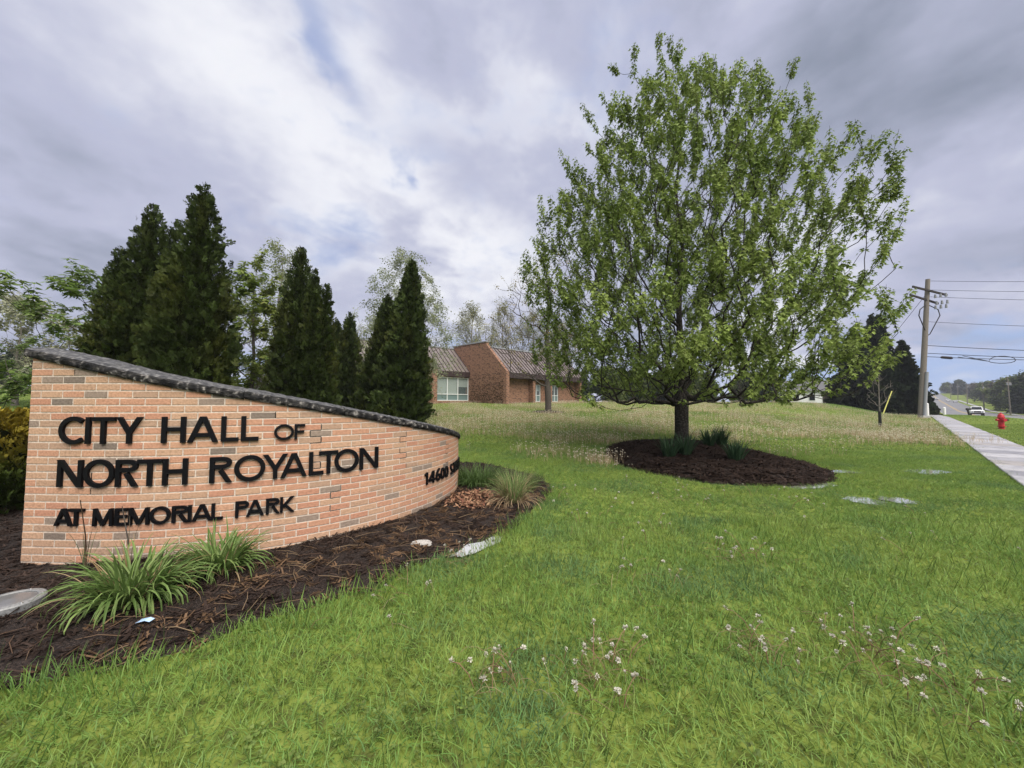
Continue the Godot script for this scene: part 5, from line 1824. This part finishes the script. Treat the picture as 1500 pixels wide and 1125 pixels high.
func roadside() -> void:
	# hydrant
	var h := thing("fire_hydrant", "red fire hydrant on the grass verge right of the sidewalk", "hydrant", at(27.9, 22.0, -0.02))
	var b := MB.new()
	b.lathe(Vector3.ZERO, [Vector2(0.0, 0.0), Vector2(0.14, 0.0), Vector2(0.14, 0.05), Vector2(0.115, 0.06), Vector2(0.115, 0.16), Vector2(0.18, 0.165), Vector2(0.18, 0.20), Vector2(0.118, 0.21), Vector2(0.115, 0.66), Vector2(0.16, 0.67), Vector2(0.16, 0.71)], 20)
	obj("barrel", b.mesh(), M.red_paint, h)
	b = MB.new()
	b.lathe(Vector3.ZERO, [Vector2(0.16, 0.712), Vector2(0.135, 0.73), Vector2(0.125, 0.80), Vector2(0.095, 0.87), Vector2(0.05, 0.90), Vector2(0.035, 0.90), Vector2(0.035, 0.96), Vector2(0.0, 0.965)], 20)
	obj("bonnet", b.mesh(), M.red_paint, h)
	for q in [[Vector3(1, 0, 0.25), 0.06, 0.24], [Vector3(-0.25, 0, 1), 0.08, 0.19], [Vector3(-1, 0, -0.25), 0.06, 0.16]]:
		var d: Vector3 = q[0].normalized()
		b = MB.new()
		b.tube(PackedVector3Array([Vector3(0, 0.55, 0), Vector3(0, 0.55, 0) + d * q[2]]), PackedFloat32Array([q[1], q[1]]), 14, true)
		var nz := obj("nozzle", b.mesh(), M.red_paint, h)
		b = MB.new()
		b.tube(PackedVector3Array([Vector3(0, 0.55, 0) + d * (q[2] - 0.005), Vector3(0, 0.55, 0) + d * (q[2] + 0.06)]), PackedFloat32Array([q[1] * 1.18, q[1] * 1.1]), 8, true)
		obj("nozzle_cap", b.mesh(), M.wood_dark if q[2] > 0.2 else M.red_paint, nz)
	# leaning utility pole
	var p := thing("leaning_utility_pole", "tall leaning wooden utility pole with crossarms beside the sidewalk", "utility pole", at(40.3, 38.0, -0.1))
	var base := Vector3(0, 0, 0)
	var top := Vector3(1.42, 13.95, 0)
	b = MB.new()
	b.tube(PackedVector3Array([base, base.lerp(top, 0.5), top]), PackedFloat32Array([0.26, 0.225, 0.18]), 12, true)
	obj("pole", b.mesh(), M.wood_pole, p)
	var along := Vector3(RU.x, 0, -RU.y)
	var cross := Vector3(RN.x, 0, -RN.y)
	for q in [[0.91, 1.45, 0.16], [0.855, 1.2, -0.2]]:
		b = MB.new()
		var o := base.lerp(top, q[0]) - along * 0.28
		b.box(o + cross * q[2], (cross * 0.8 + along * 0.6).normalized() * q[1] + Vector3(0, -0.5, 0), Vector3(0, 0.09, 0), (along * 0.8 - cross * 0.6).normalized() * 0.07)
		obj("crossarm", b.mesh(), M.wood_dark, p)
	b = MB.new()
	b.tube(PackedVector3Array([Vector3(-0.02, 0, 0.34), Vector3(0.5, 4.6, 0.32)]), PackedFloat32Array([0.13, 0.13]), 10, true)
	obj("conduit", b.mesh(), M.grey_pvc, p)
	for q in [[0.88, 0.35], [0.83, 0.5], [0.80, 0.42]]:
		b = MB.new()
		var o: Vector3 = base.lerp(top, q[0]) + cross * 0.75 * q[1] + Vector3(0.1, 0, 0.3)
		for k in 3:
			b.tube(PackedVector3Array([o + cross * (k * 0.35), o + cross * (k * 0.35) + Vector3(0, -0.35, 0)]), PackedFloat32Array([0.07, 0.1]), 8, true)
		obj("insulator", b.mesh(), M.grey_pvc, p)
	for q in [[-1.0, 0.70, 0.60], [1.0, 0.66, 0.56]]:
		b = MB.new()
		var a := base.lerp(top, 0.82)
		var z := base.lerp(top, q[2] + 0.02)
		b.tube(PackedVector3Array([a, a + Vector3(0.9 * q[0], -0.6, 0.2), a + Vector3(1.05 * q[0], -1.2, 0.2), z + Vector3(0.3 * q[0], 0.3, 0.2), z]), PackedFloat32Array([0.045, 0.045, 0.045, 0.045, 0.045]), 5)
		obj("looped_cable", b.mesh(), M.cable, p)
	b = MB.new()
	b.abox(Vector3(-0.1, 0.22, 0.5), Vector3(0.7, 0.2, 0.3))
	obj("footing", b.mesh(), M.concrete[4], p)
	# wires from the pole across the road: share of its height, drop at the far end
	var wl := ["topmost power line from the leaning pole to the right", "second power line below the top of the leaning pole", "third power line from the crossarm tip", "single wire halfway down, below the crossarms", "thick phone line, upper of the lowest three", "phone line, middle of the lowest three", "phone line, lowest one carrying the splice case"]
	var ws := [[0.985, 4.5], [0.92, 4.5], [0.87, 4.8], [0.69, 4.0], [0.52, 3.0], [0.465, 2.3], [0.44, 1.6]]
	for i in ws.size():
		var a := p.position + base.lerp(top, ws[i][0]) + cross * 0.2
		var z := a + cross * 30.0 - Vector3(0, ws[i][1], 0) + along * 2.0
		var pth := PackedVector3Array()
		var rad := PackedFloat32Array()
		for k in 21:
			var t := k / 20.0
			pth.push_back(a.lerp(z, t) - Vector3(0, 1.2 * 4.0 * t * (1 - t) * 0.6, 0)); rad.push_back(0.018 if i < 4 else 0.028)
		b = MB.new()
		b.tube(pth, rad, 5)
		tag(obj("power_line", b.mesh(), M.cable), wl[i], "wire", "wires on the leaning pole")
	b = MB.new()
	var ga := p.position + base.lerp(top, 0.9)
	b.tube(PackedVector3Array([ga, ga + Vector3(-7.5, -13.0, -4.0)]), PackedFloat32Array([0.02, 0.02]), 5)
	tag(obj("guy_wire", b.mesh(), M.cable), "steel guy wire running down left from the leaning pole", "wire")
	# splice case and slack loop hanging on the lowest line
	var sp := thing("splice_case", "dark cable splice case with slack loop hanging under the lowest line", "cable box", p.position + base.lerp(top, 0.425) + cross * 1.5)
	b = MB.new()
	b.tube(PackedVector3Array([-cross * 0.4 + Vector3(0, 0.08, 0), -cross * 0.3 + Vector3(0, 0.06, 0), cross * 0.3 - Vector3(0, 0.06, 0), cross * 0.4 - Vector3(0, 0.08, 0)]), PackedFloat32Array([0.06, 0.13, 0.13, 0.06]), 10, true)
	obj("case", b.mesh(), M.wood_dark, sp)
	b = MB.new()
	var lp := PackedVector3Array()
	var lr := PackedFloat32Array()
	lp.push_back(cross * 0.7)
	for k in 15:
		var a := PI + TAU * k / 14.0
		lp.push_back(cross * (3.3 + cos(a) * 0.75) + Vector3(0, -0.55 + sin(a) * 0.5 * (0.3 + 0.7 * k / 14.0), 0))
	lp.push_back(cross * 1.0 + Vector3(0, 0.1, 0))
	for k in lp.size():
		lr.push_back(0.03)
	b.tube(lp, lr, 5)
	obj("slack_loop", b.mesh(), M.cable, sp)
	# yellow guy guard
	var gg := thing("guy_guard", "slanting yellow plastic guy guard standing in the lawn near the spruces", "marker", at(46.2, 48.0))
	b = MB.new()
	b.tube(PackedVector3Array([Vector3.ZERO, Vector3(1.25, 2.9, 0)]), PackedFloat32Array([0.055, 0.055]), 8, true)
	obj("tube", b.mesh(), mat(lin(0.62, 0.60, 0.16), 0.5), gg)
	# posts and mailbox at the verge
	for q in [[41.6, 38.6, 1.5, 0.13, "short white marker post at the foot of the leaning pole"], [78.0, 69.5, 1.4, 0.2, "white post at the bend of the verge beyond the pole"]]:
		var w := thing("marker_post", q[4], "post", at(q[0], q[1], -0.1))
		b = MB.new()
		b.lathe(Vector3.ZERO, [Vector2(q[3], 0), Vector2(q[3], q[2]), Vector2(q[3] * 0.6, q[2] + 0.06), Vector2(0, q[2] + 0.07)], 10)
		obj("post", b.mesh(), M.white_paint, w)
	var mb := thing("mailbox", "black mailbox on a slanting post at the road edge before the white vehicle", "mailbox", sn(99.5, 6.3, -0.05))
	b = MB.new()
	b.box(Vector3(0.0, 0.45, 0), Vector3(0.09, 0, 0), Vector3(-0.12, 0.5, 0), Vector3(0, 0, 0.09))
	obj("post", b.mesh(), M.black_plastic, mb)
	b = MB.new()
	b.cbox(Vector3(0.02, 1.08, 0), Vector3(0.75, 0.34, 0.3), 0.06)
	obj("box", b.mesh(), M.black_plastic, mb)


# ------------------------------------------------------------------ grass and flowers

func tuft(count: int, radius: float, l0: float, l1: float, w: float, segs: int) -> ArrayMesh:
	var b := MB.new()
	b.colored = true
	for i in count:
		var a := rng.randf() * TAU
		var rr := radius * sqrt(rng.randf())
		var o := Vector3(cos(a) * rr, -0.012, sin(a) * rr)
		var d := rng.randf() * TAU
		var out := Vector3(cos(d), 0, sin(d))
		var f := rng.randf() * TAU
		var side := Vector3(cos(f), 0, sin(f))
		var l := rng.randf_range(l0, l1)
		var ang := rng.randf_range(0.0, 0.75)
		var bend := rng.randf_range(0.1, 1.9)
		var ww := w * rng.randf_range(0.6, 1.2) / 2
		var g := rng.randf_range(0.4, 1.1) if rng.randf() < 0.68 else rng.randf_range(1.3, 2.1)
		var y := rng.randf()
		b.col = Color(g * lerpf(0.85, 1.35, y * y), g, g * lerpf(1.2, 0.75, y))
		var odd := rng.randf()
		if odd < 0.045:
			b.col = Color(2.4, 1.5, 2.8) * rng.randf_range(0.7, 1.2)
		elif odd < 0.12:
			b.col = Color(1.7, 1.55, 2.4)
		var p := o
		var pl := p - side * ww
		var pr := p + side * ww
		for k in segs:
			var t := float(k + 1) / segs
			ang += bend / segs
			var q := p + (Vector3.UP * cos(ang) + out * sin(ang)) * l / segs
			if k == segs - 1:
				b.tri(pl, q, pr)
			else:
				var wk := ww * (1.0 - 0.45 * t)
				b.tri(pl, q - side * wk, pr); b.tri(pr, q - side * wk, q + side * wk)
				pl = q - side * wk; pr = q + side * wk
			p = q
	return b.mesh()


var puddles := [[5.45, 7.15, 0.62, 0.24, 0.3], [5.38, 5.95, 0.24, 0.24, 0.0], [5.9, 5.97, 0.22, 0.22, 0.0], [9.0, 8.45, 0.5, 0.3, 0.3], [7.25, 8.45, 0.32, 0.24, 0.0], [-0.33, 4.06, 0.36, 0.10, 0.9]]


func in_puddle(x: float, f: float, grow := 1.0) -> bool:
	for q in puddles:
		var d := Vector2(x - q[0], f - q[1]).rotated(-q[4])
		if pow(d.x / (q[2] * grow), 2) + pow(d.y / (q[3] * grow), 2) < 1.0 + 0.5 * n_mid.get_noise_2d(x * 60.0, f * 60.0):
			return true
	return false


func grasses(bed: PackedVector2Array, ring: PackedVector2Array) -> void:
	rng.seed = 123
	# flat water in the hollows
	for i in puddles.size():
		var q: Array = puddles[i]
		var b := MB.new()
		var mean := 0.0
		var pts := []
		for k in 40:
			var a := TAU * k / 40
			var r := 1.0 + 0.35 * n_mid.get_noise_2d(cos(a) * 50.0 + i * 40.0, sin(a) * 50.0)
			var d := Vector2(cos(a) * q[2] * r, sin(a) * q[3] * r).rotated(q[4])
			pts.append(Vector2(q[0], q[1]) + d)
			mean += gh(q[0] + d.x * 0.7, q[1] + d.y * 0.7) / 40.0
		var cy := mean + 0.010 + (0.010 if i == 5 else 0.0)
		for k in 40:
			var u: Vector2 = pts[k]
			var w: Vector2 = pts[(k + 1) % 40]
			b.trio(Vector3(q[0], cy, -q[1]), Vector3(u.x, cy, -u.y), Vector3(w.x, cy, -w.y), Vector3.UP)
		tag(obj("puddle", b.mesh(), M.water), ["rain puddle at the front edge of the maple's mulch ring", "left half of the rain puddle pair in the open lawn", "right half of the rain puddle pair in the open lawn", "shallow rain puddle in the grass near the sidewalk", "small rain puddle at the right tip of the mulch ring", "narrow rain puddle along the edge of the sign bed"][i], "puddle")
	var kinds := [[tuft(17, 0.09, 0.045, 0.11, 0.0062, 3), tuft(17, 0.09, 0.04, 0.095, 0.0058, 3), tuft(15, 0.10, 0.06, 0.16, 0.0060, 3), tuft(15, 0.10, 0.04, 0.13, 0.0064, 3)],
		[tuft(22, 0.14, 0.055, 0.12, 0.0075, 2), tuft(22, 0.14, 0.05, 0.11, 0.007, 2)],
		[tuft(26, 0.26, 0.055, 0.12, 0.015, 2), tuft(26, 0.26, 0.05, 0.10, 0.014, 2)],
		[tuft(26, 0.6, 0.06, 0.12, 0.035, 1), tuft(26, 0.6, 0.05, 0.11, 0.032, 1)]]
	var zones := [[1.0, 5.0, 290.0], [5.0, 12.0, 150.0], [12.0, 27.0, 42.0], [27.0, 75.0, 9.0]]
	var lo := bed[0]
	var hi := bed[0]
	for q in bed:
		lo = lo.min(q); hi = hi.max(q)
	var lush := Color(0.180, 0.288, 0.066)
	var cool := Color(0.140, 0.240, 0.082)
	var sunny := Color(0.240, 0.338, 0.080)
	for zi in zones.size():
		var z: Array = zones[zi]
		var bins := []
		for k in kinds[zi]:
			bins.append(MMB.new())
		var d: float = 1.0 / sqrt(z[2])
		var f: float = z[0]
		while f < z[1]:
			var x := -1.45 * f - 0.9
			while x < 1.45 * f + 0.9:
				var px := x + rng.randf_range(-0.5, 0.5) * d
				var pf := f + rng.randf_range(-0.5, 0.5) * d
				x += d
				var nn := px * RN.x + pf * RN.y
				if (nn > 1.36 and nn < 2.46) or nn > 6.95:
					if not (nn > 19.6 and zi > 1):
						continue
				if px > lo.x and px < hi.x and pf > lo.y and pf < hi.y and inside(bed, px, pf):
					continue
				if px > 2.2 and px < 7.4 and pf > 6.6 and pf < 13.4 and inside(ring, px, pf):
					continue
				var size := 1.0
				if zi < 2:
					if in_puddle(px, pf, 0.95) and rng.randf() < 0.62:
						continue
					if pf < 9.5 and px < 1.2 and px > -3.2:
						size = 1.0 + 0.7 * smoothstep(0.35, 0.05, edge_dist(bed, Vector2(px, pf)))
				elif px < -6.0 and pf > 36.0 and false:
					continue
				var a := n_mid.get_noise_2d(px * 22.0, pf * 22.0)
				var bb := n_big.get_noise_2d(px * 26.0 + 40.0, pf * 26.0)
				var c := lush.lerp(cool, clampf(a * 2.4, 0, 1)).lerp(sunny, clampf(bb * 2.2 - a * 0.8, 0, 0.85))
				if nn > 2.0:
					c = c.lerp(sunny, 0.5)
				if zi >= 1:
					c = c.lerp(sunny, 0.35 * smoothstep(6.0, 14.0, pf))
				var g := rng.randf_range(0.85, 1.18)
				size *= (1.0 + 0.55 * n_mid.get_noise_2d(px * 35.0 + 7.0, pf * 35.0)) * rng.randf_range(0.85, 1.15)
				if nn > 2.0:
					size *= 0.7
				var bs := Basis(Vector3.UP, rng.randf() * TAU).scaled(Vector3(1, size, 1))
				bins[rng.randi() % bins.size()].add(bs, at(px, pf), Color(c.r * g, c.g * g, c.b * g))
			f += d
		for k in bins.size():
			scatter("grass", kinds[zi][k], M.blade, bins[k])
	# low broad-leaved weeds between the blades
	var wd := leaf_cluster(9, 0.022, 0.15, false, 0.42, 0.03)
	var wb := MMB.new()
	for i in 2600:
		var f := 1.4 + 6.0 * rng.randf()
		var x := rng.randf_range(-1.4, 1.4) * f
		if inside(bed, x, f) or x * RN.x + f * RN.y > 1.2 or n_mid.get_noise_2d(x * 28.0 + 90.0, f * 28.0) < 0.06:
			continue
		var g := rng.randf_range(0.7, 1.3)
		wb.add(any_basis(0.3, rng.randf_range(0.6, 1.2)), at(x, f, rng.randf_range(0.012, 0.035)), Color(0.15 * g, 0.22 * g, 0.06 * g))
	scatter("clover", wd, M.leaf, wb)


func dandelions(bed: PackedVector2Array, ring: PackedVector2Array) -> void:
	rng.seed = 321
	# seed head: wet white parachutes round a small core
	var heads := []
	for v in 3:
		var b := MB.new()
		b.colored = true
		for i in 34:
			var d := Vector3(rng.randf_range(-1, 1), rng.randf_range(-0.55 if v == 0 else -0.2, 1), rng.randf_range(-1, 1)).normalized()
			var s := d.cross(Vector3(rng.randf(), 1, rng.randf())).normalized()
			var l := 0.0155 * rng.randf_range(0.6, 1.15)
			b.col = Color(0.50, 0.48, 0.42) * rng.randf_range(0.8, 1.2)
			var w := 0.0026
			b.tri(d * 0.003, d * l + s * w, d * l - s * w)
			b.tri(d * l + s * w, d * l * 1.12, d * l - s * w)
		b.col = Color(0.22, 0.19, 0.10)
		for i in 6:
			var a := TAU * i / 6
			b.tri(Vector3(0, -0.006, 0), Vector3(cos(a), 0.6, sin(a)) * 0.006, Vector3(cos(a + 1.05), 0.6, sin(a + 1.05)) * 0.006)
		heads.append(b.mesh())
	var pink := mat(lin(0.20, 0.12, 0.075), 0.7, 0.3)
	var pale := mat(lin(0.24, 0.22, 0.11), 0.7, 0.3)
	var protos := []
	for v in 5:
		var t := Node3D.new()
		var h: float = [0.085, 0.11, 0.13, 0.07, 0.15][v]
		var lean: float = [0.015, 0.04, 0.10, 0.01, 0.14][v]
		var b := MB.new()
		b.tube(PackedVector3Array([Vector3.ZERO, Vector3(lean * 0.25, h * 0.5, 0), Vector3(lean * 0.7, h * 0.85, 0.01), Vector3(lean, h if lean < 0.1 else h * 0.9, 0.012)]), PackedFloat32Array([0.0024, 0.0022, 0.002, 0.0018]), 5)
		var st := MeshInstance3D.new()
		st.name = "stem"; st.mesh = b.mesh(); st.material_override = pink if v % 2 == 0 else pale
		t.add_child(st)
		var hd := MeshInstance3D.new()
		hd.name = "seed_head"; hd.mesh = heads[v % 3]; hd.material_override = M.dry
		hd.position = Vector3(lean, (h if lean < 0.1 else h * 0.9) + 0.004, 0.012)
		t.add_child(hd)
		protos.append(t)
	var patches := [[-0.1, 2.15, 0.14, 7, "in the patch at the bottom centre"], [0.42, 2.12, 0.18, 11, "in the patch right of bottom centre"], [0.62, 2.35, 0.12, 5, "above the patch right of bottom centre"], [1.55, 2.42, 0.16, 9, "in the front patch right of centre"], [2.15, 2.35, 0.28, 16, "in the big straggly patch at lower right"], [2.2, 1.98, 0.2, 6, "in the last patch at the lower right corner"],
		[1.1, 3.35, 0.3, 5, "standing alone in the middle lawn"], [2.3, 3.9, 0.25, 10, "in the tan patch below the puddles"], [1.35, 4.6, 0.5, 7, "sparse in the lawn before the mulch ring"], [0.6, 6.2, 0.6, 8, "beside the ornamental grass"], [-0.55, 3.75, 0.12, 4, "at the tip of the sign bed"], [2.3, 6.3, 0.8, 10, "before the left end of the mulch ring"], [3.6, 6.2, 1.0, 10, "before the front of the mulch ring"], [-0.9, 2.9, 0.3, 4, "on the grass edge left of centre"], [4.6, 4.7, 0.9, 6, "in the lawn left of the puddle pair"], [2.4, 9.2, 0.6, 12, "by the left tip of the mulch ring"]]
	for q in patches:
		for i in int(q[3] * 1.7):
			var a := rng.randf() * TAU
			var r: float = q[2] * sqrt(rng.randf()) * 1.3
			var x: float = q[0] + cos(a) * r
			var f: float = q[1] + sin(a) * r
			if inside(bed, x, f) or inside(ring, x, f):
				continue
			var v := rng.randi() % 5
			var o := dup(protos[v], "dandelion", ["short upright", "slightly leaning", "bent-over", "very short", "long drooping"][v] + " white dandelion seed head " + q[4], at(x, f), rng.randf() * TAU, rng.randf_range(0.8, 1.15))
			o.set_meta("category", "flower")
			o.set_meta("group", "dandelions " + q[4])
	for t in protos:
		t.free()
	# bare fallen stalks among them
	var sb := MB.new()
	sb.colored = true
	sb.col = Color(1, 1, 1)
	sb.tube(PackedVector3Array([Vector3(-0.1, 0, 0), Vector3(-0.02, 0.05, 0.01), Vector3(0.06, 0.055, 0.02), Vector3(0.12, 0.03, 0.0)]), PackedFloat32Array([0.0022, 0.0022, 0.002, 0.0016]), 4)
	var smm := MMB.new()
	for q in patches:
		for i in q[3] * 3:
			var a := rng.randf() * TAU
			var r: float = q[2] * 1.7 * rng.randf()
			var x: float = q[0] + cos(a) * r
			var f: float = q[1] + sin(a) * r
			if inside(bed, x, f) or inside(ring, x, f):
				continue
			var c := Color(0.17, 0.105, 0.07).lerp(Color(0.34, 0.29, 0.17), pow(rng.randf(), 2.0))
			smm.add(any_basis(0.5, rng.randf_range(0.35, 0.85)), at(x, f, 0.02), c)
	scatter("dead_stalks", sb.mesh(), M.dry, smm)
	# the far lawn full of spent dandelion stalks
	var fb := MB.new()
	fb.colored = true
	for i in 16:
		var a := rng.randf() * TAU
		var o := Vector3(cos(a), 0, sin(a)) * 0.5 * sqrt(rng.randf())
		var h := rng.randf_range(0.13, 0.27)
		var tp := o + Vector3(rng.randf_range(-0.05, 0.05), h, rng.randf_range(-0.05, 0.05))
		var s := Vector3(cos(a * 3), 0, sin(a * 3)) * 0.005
		var g := rng.randf_range(0.8, 1.2)
		fb.col = Color(0.44 * g, 0.345 * g, 0.235 * g)
		fb.tri(o - s, tp, o + s)
		fb.tri(tp - s, tp + Vector3(0, 0.012, 0), tp + s)
		if i % 3 == 0:
			fb.col = Color(0.6, 0.56, 0.45)
			for k in 3:
				var e := Vector3(cos(k * 2.1), 0.3, sin(k * 2.1)) * 0.02
				var e2 := Vector3(cos(k * 2.1 + 1.0), 0.9, sin(k * 2.1 + 1.0)) * 0.02
				fb.tri(tp - e, tp + e2, tp + e)
	var far := MMB.new()
	var tries := 0
	while far.x.size() < 5200 and tries < 60000:
		tries += 1
		var f := 11.0 + 36.0 * pow(rng.randf(), 0.85)
		var x := rng.randf_range(-0.5, 1.25) * f
		var nn := x * RN.x + f * RN.y
		if nn > 0.9 or inside(ring, x, f):
			continue
		var band := 0.20 + 1.9 * n_big.get_noise_2d(x * 9.0, f * 26.0) + 0.5 * exp(-pow((f - 20.0) / 5.0, 2.0)) - 0.6 * smoothstep(14.0, 11.0, f) + 0.3 * exp(-pow((f - 29.0) / 3.0, 2.0))
		if rng.randf() > band:
			continue
		far.add(Basis(Vector3.UP, rng.randf() * TAU).scaled(Vector3.ONE * rng.randf_range(0.8, 1.2)), at(x, f, -0.01), Color(1, 1, 1) * rng.randf_range(0.8, 1.2))
	# a few thicker stands nearer
	for q in [[2.2, 9.6, 0.5, 26], [1.0, 10.5, 0.9, 18], [3.0, 13.5, 1.2, 30], [17.0, 16.5, 2.4, 60]]:
		for i in q[3]:
			var a := rng.randf() * TAU
			var r: float = q[2] * sqrt(rng.randf())
			if not inside(ring, q[0] + cos(a) * r, q[1] + sin(a) * r):
				far.add(Basis(Vector3.UP, a), at(q[0] + cos(a) * r, q[1] + sin(a) * r), Color(1, 1, 1))
	scatter("spent_dandelions", fb.mesh(), M.dry, far)


func odds(hb: Callable, bed: PackedVector2Array) -> void:
	rng.seed = 444
	# light let into the bed
	var l := thing("ground_light", "round grey in-ground floodlight at the left front of the bed", "lamp", Vector3(-3.52, hb.call(-3.52, 2.76) + 0.022, -2.76))
	l.scale = Vector3(0.82, 0.8, 0.82)
	var b := MB.new()
	b.lathe(Vector3.ZERO, [Vector2(0.215, -0.08), Vector2(0.215, 0.015), Vector2(0.205, 0.026), Vector2(0.165, 0.03), Vector2(0.16, 0.022)], 40)
	obj("rim", b.mesh(), M.steel, l)
	b = MB.new()
	b.lathe(Vector3.ZERO, [Vector2(0.16, 0.02), Vector2(0.12, 0.028), Vector2(0.0, 0.032)], 40)
	obj("lens", b.mesh(), mat(lin(0.13, 0.13, 0.135), 0.2, 0.6), l)
	for k in 6:
		var a := TAU * k / 6 + 0.3
		b = MB.new()
		b.lathe(Vector3(cos(a) * 0.188, 0.027, sin(a) * 0.188), [Vector2(0.011, 0), Vector2(0.009, 0.006), Vector2(0, 0.007)], 8)
		obj("screw", b.mesh(), M.chrome, l)
	# flat pale stone
	var st := MB.new()
	var o := Vector3(-0.93, hb.call(-0.93, 4.05), -4.05)
	for k in 12:
		var a0 := TAU * k / 12
		var a1 := TAU * (k + 1) / 12
		var r := func(a: float) -> Vector3: return Vector3(cos(a) * 0.115 * (1.0 + 0.2 * sin(a * 3.0)), 0, sin(a) * 0.075 * (1.0 + 0.15 * cos(a * 2.0)))
		st.trio(o + Vector3(0, 0.028, 0), o + r.call(a0) * 0.85 + Vector3(0, 0.024, 0), o + r.call(a1) * 0.85 + Vector3(0, 0.024, 0), Vector3.UP)
		st.quad(o + r.call(a0) * 0.85 + Vector3(0, 0.024, 0), o + r.call(a1) * 0.85 + Vector3(0, 0.024, 0), o + r.call(a1) - Vector3(0, 0.01, 0), o + r.call(a0) - Vector3(0, 0.01, 0), Vector3(cos(a0), 0.3, sin(a0)))
	tag(obj("flat_stone", st.mesh(), M.stone_pale), "flat pale stone lying in the mulch before the wall", "stone")
	# litter
	var lt := MB.new()
	var q := Vector3(-2.42, hb.call(-2.42, 2.53) + 0.012, -2.53)
	lt.quad(q, q + Vector3(0.06, 0.012, -0.01), q + Vector3(0.07, 0.02, -0.04), q + Vector3(0.01, 0.006, -0.045), Vector3.UP)
	lt.quad(q + Vector3(0.06, 0.012, -0.01), q + Vector3(0.085, 0.002, -0.015), q + Vector3(0.09, 0.006, -0.05), q + Vector3(0.07, 0.02, -0.04), Vector3.UP)
	tag(obj("candy_wrapper", lt.mesh(), mat(lin(0.35, 0.50, 0.70), 0.3)), "small blue and white crumpled wrapper in the mulch near the daylilies", "litter")
	# long dry straws strewn on the bed
	var sb := MB.new()
	sb.colored = true
	sb.col = Color.WHITE
	sb.tube(PackedVector3Array([Vector3(-0.13, 0, 0), Vector3(0, 0.012, 0.012), Vector3(0.14, 0, 0)]), PackedFloat32Array([0.0028, 0.0028, 0.002]), 4)
	var mm := MMB.new()
	for i in 420:
		var x := rng.randf_range(-3.2, 0.4)
		var f := rng.randf_range(2.2, 5.4)
		if not inside(bed, x, f):
			continue
		var d := wp(0, 0, 0)
		var c := Color(0.22, 0.16, 0.10).lerp(Color(0.09, 0.055, 0.04), rng.randf())
		mm.add(any_basis(0.16, rng.randf_range(0.35, 1.15)), Vector3(x, hb.call(x, f) + 0.014, -f), c)
	scatter("straw", sb.mesh(), M.dry, mm)
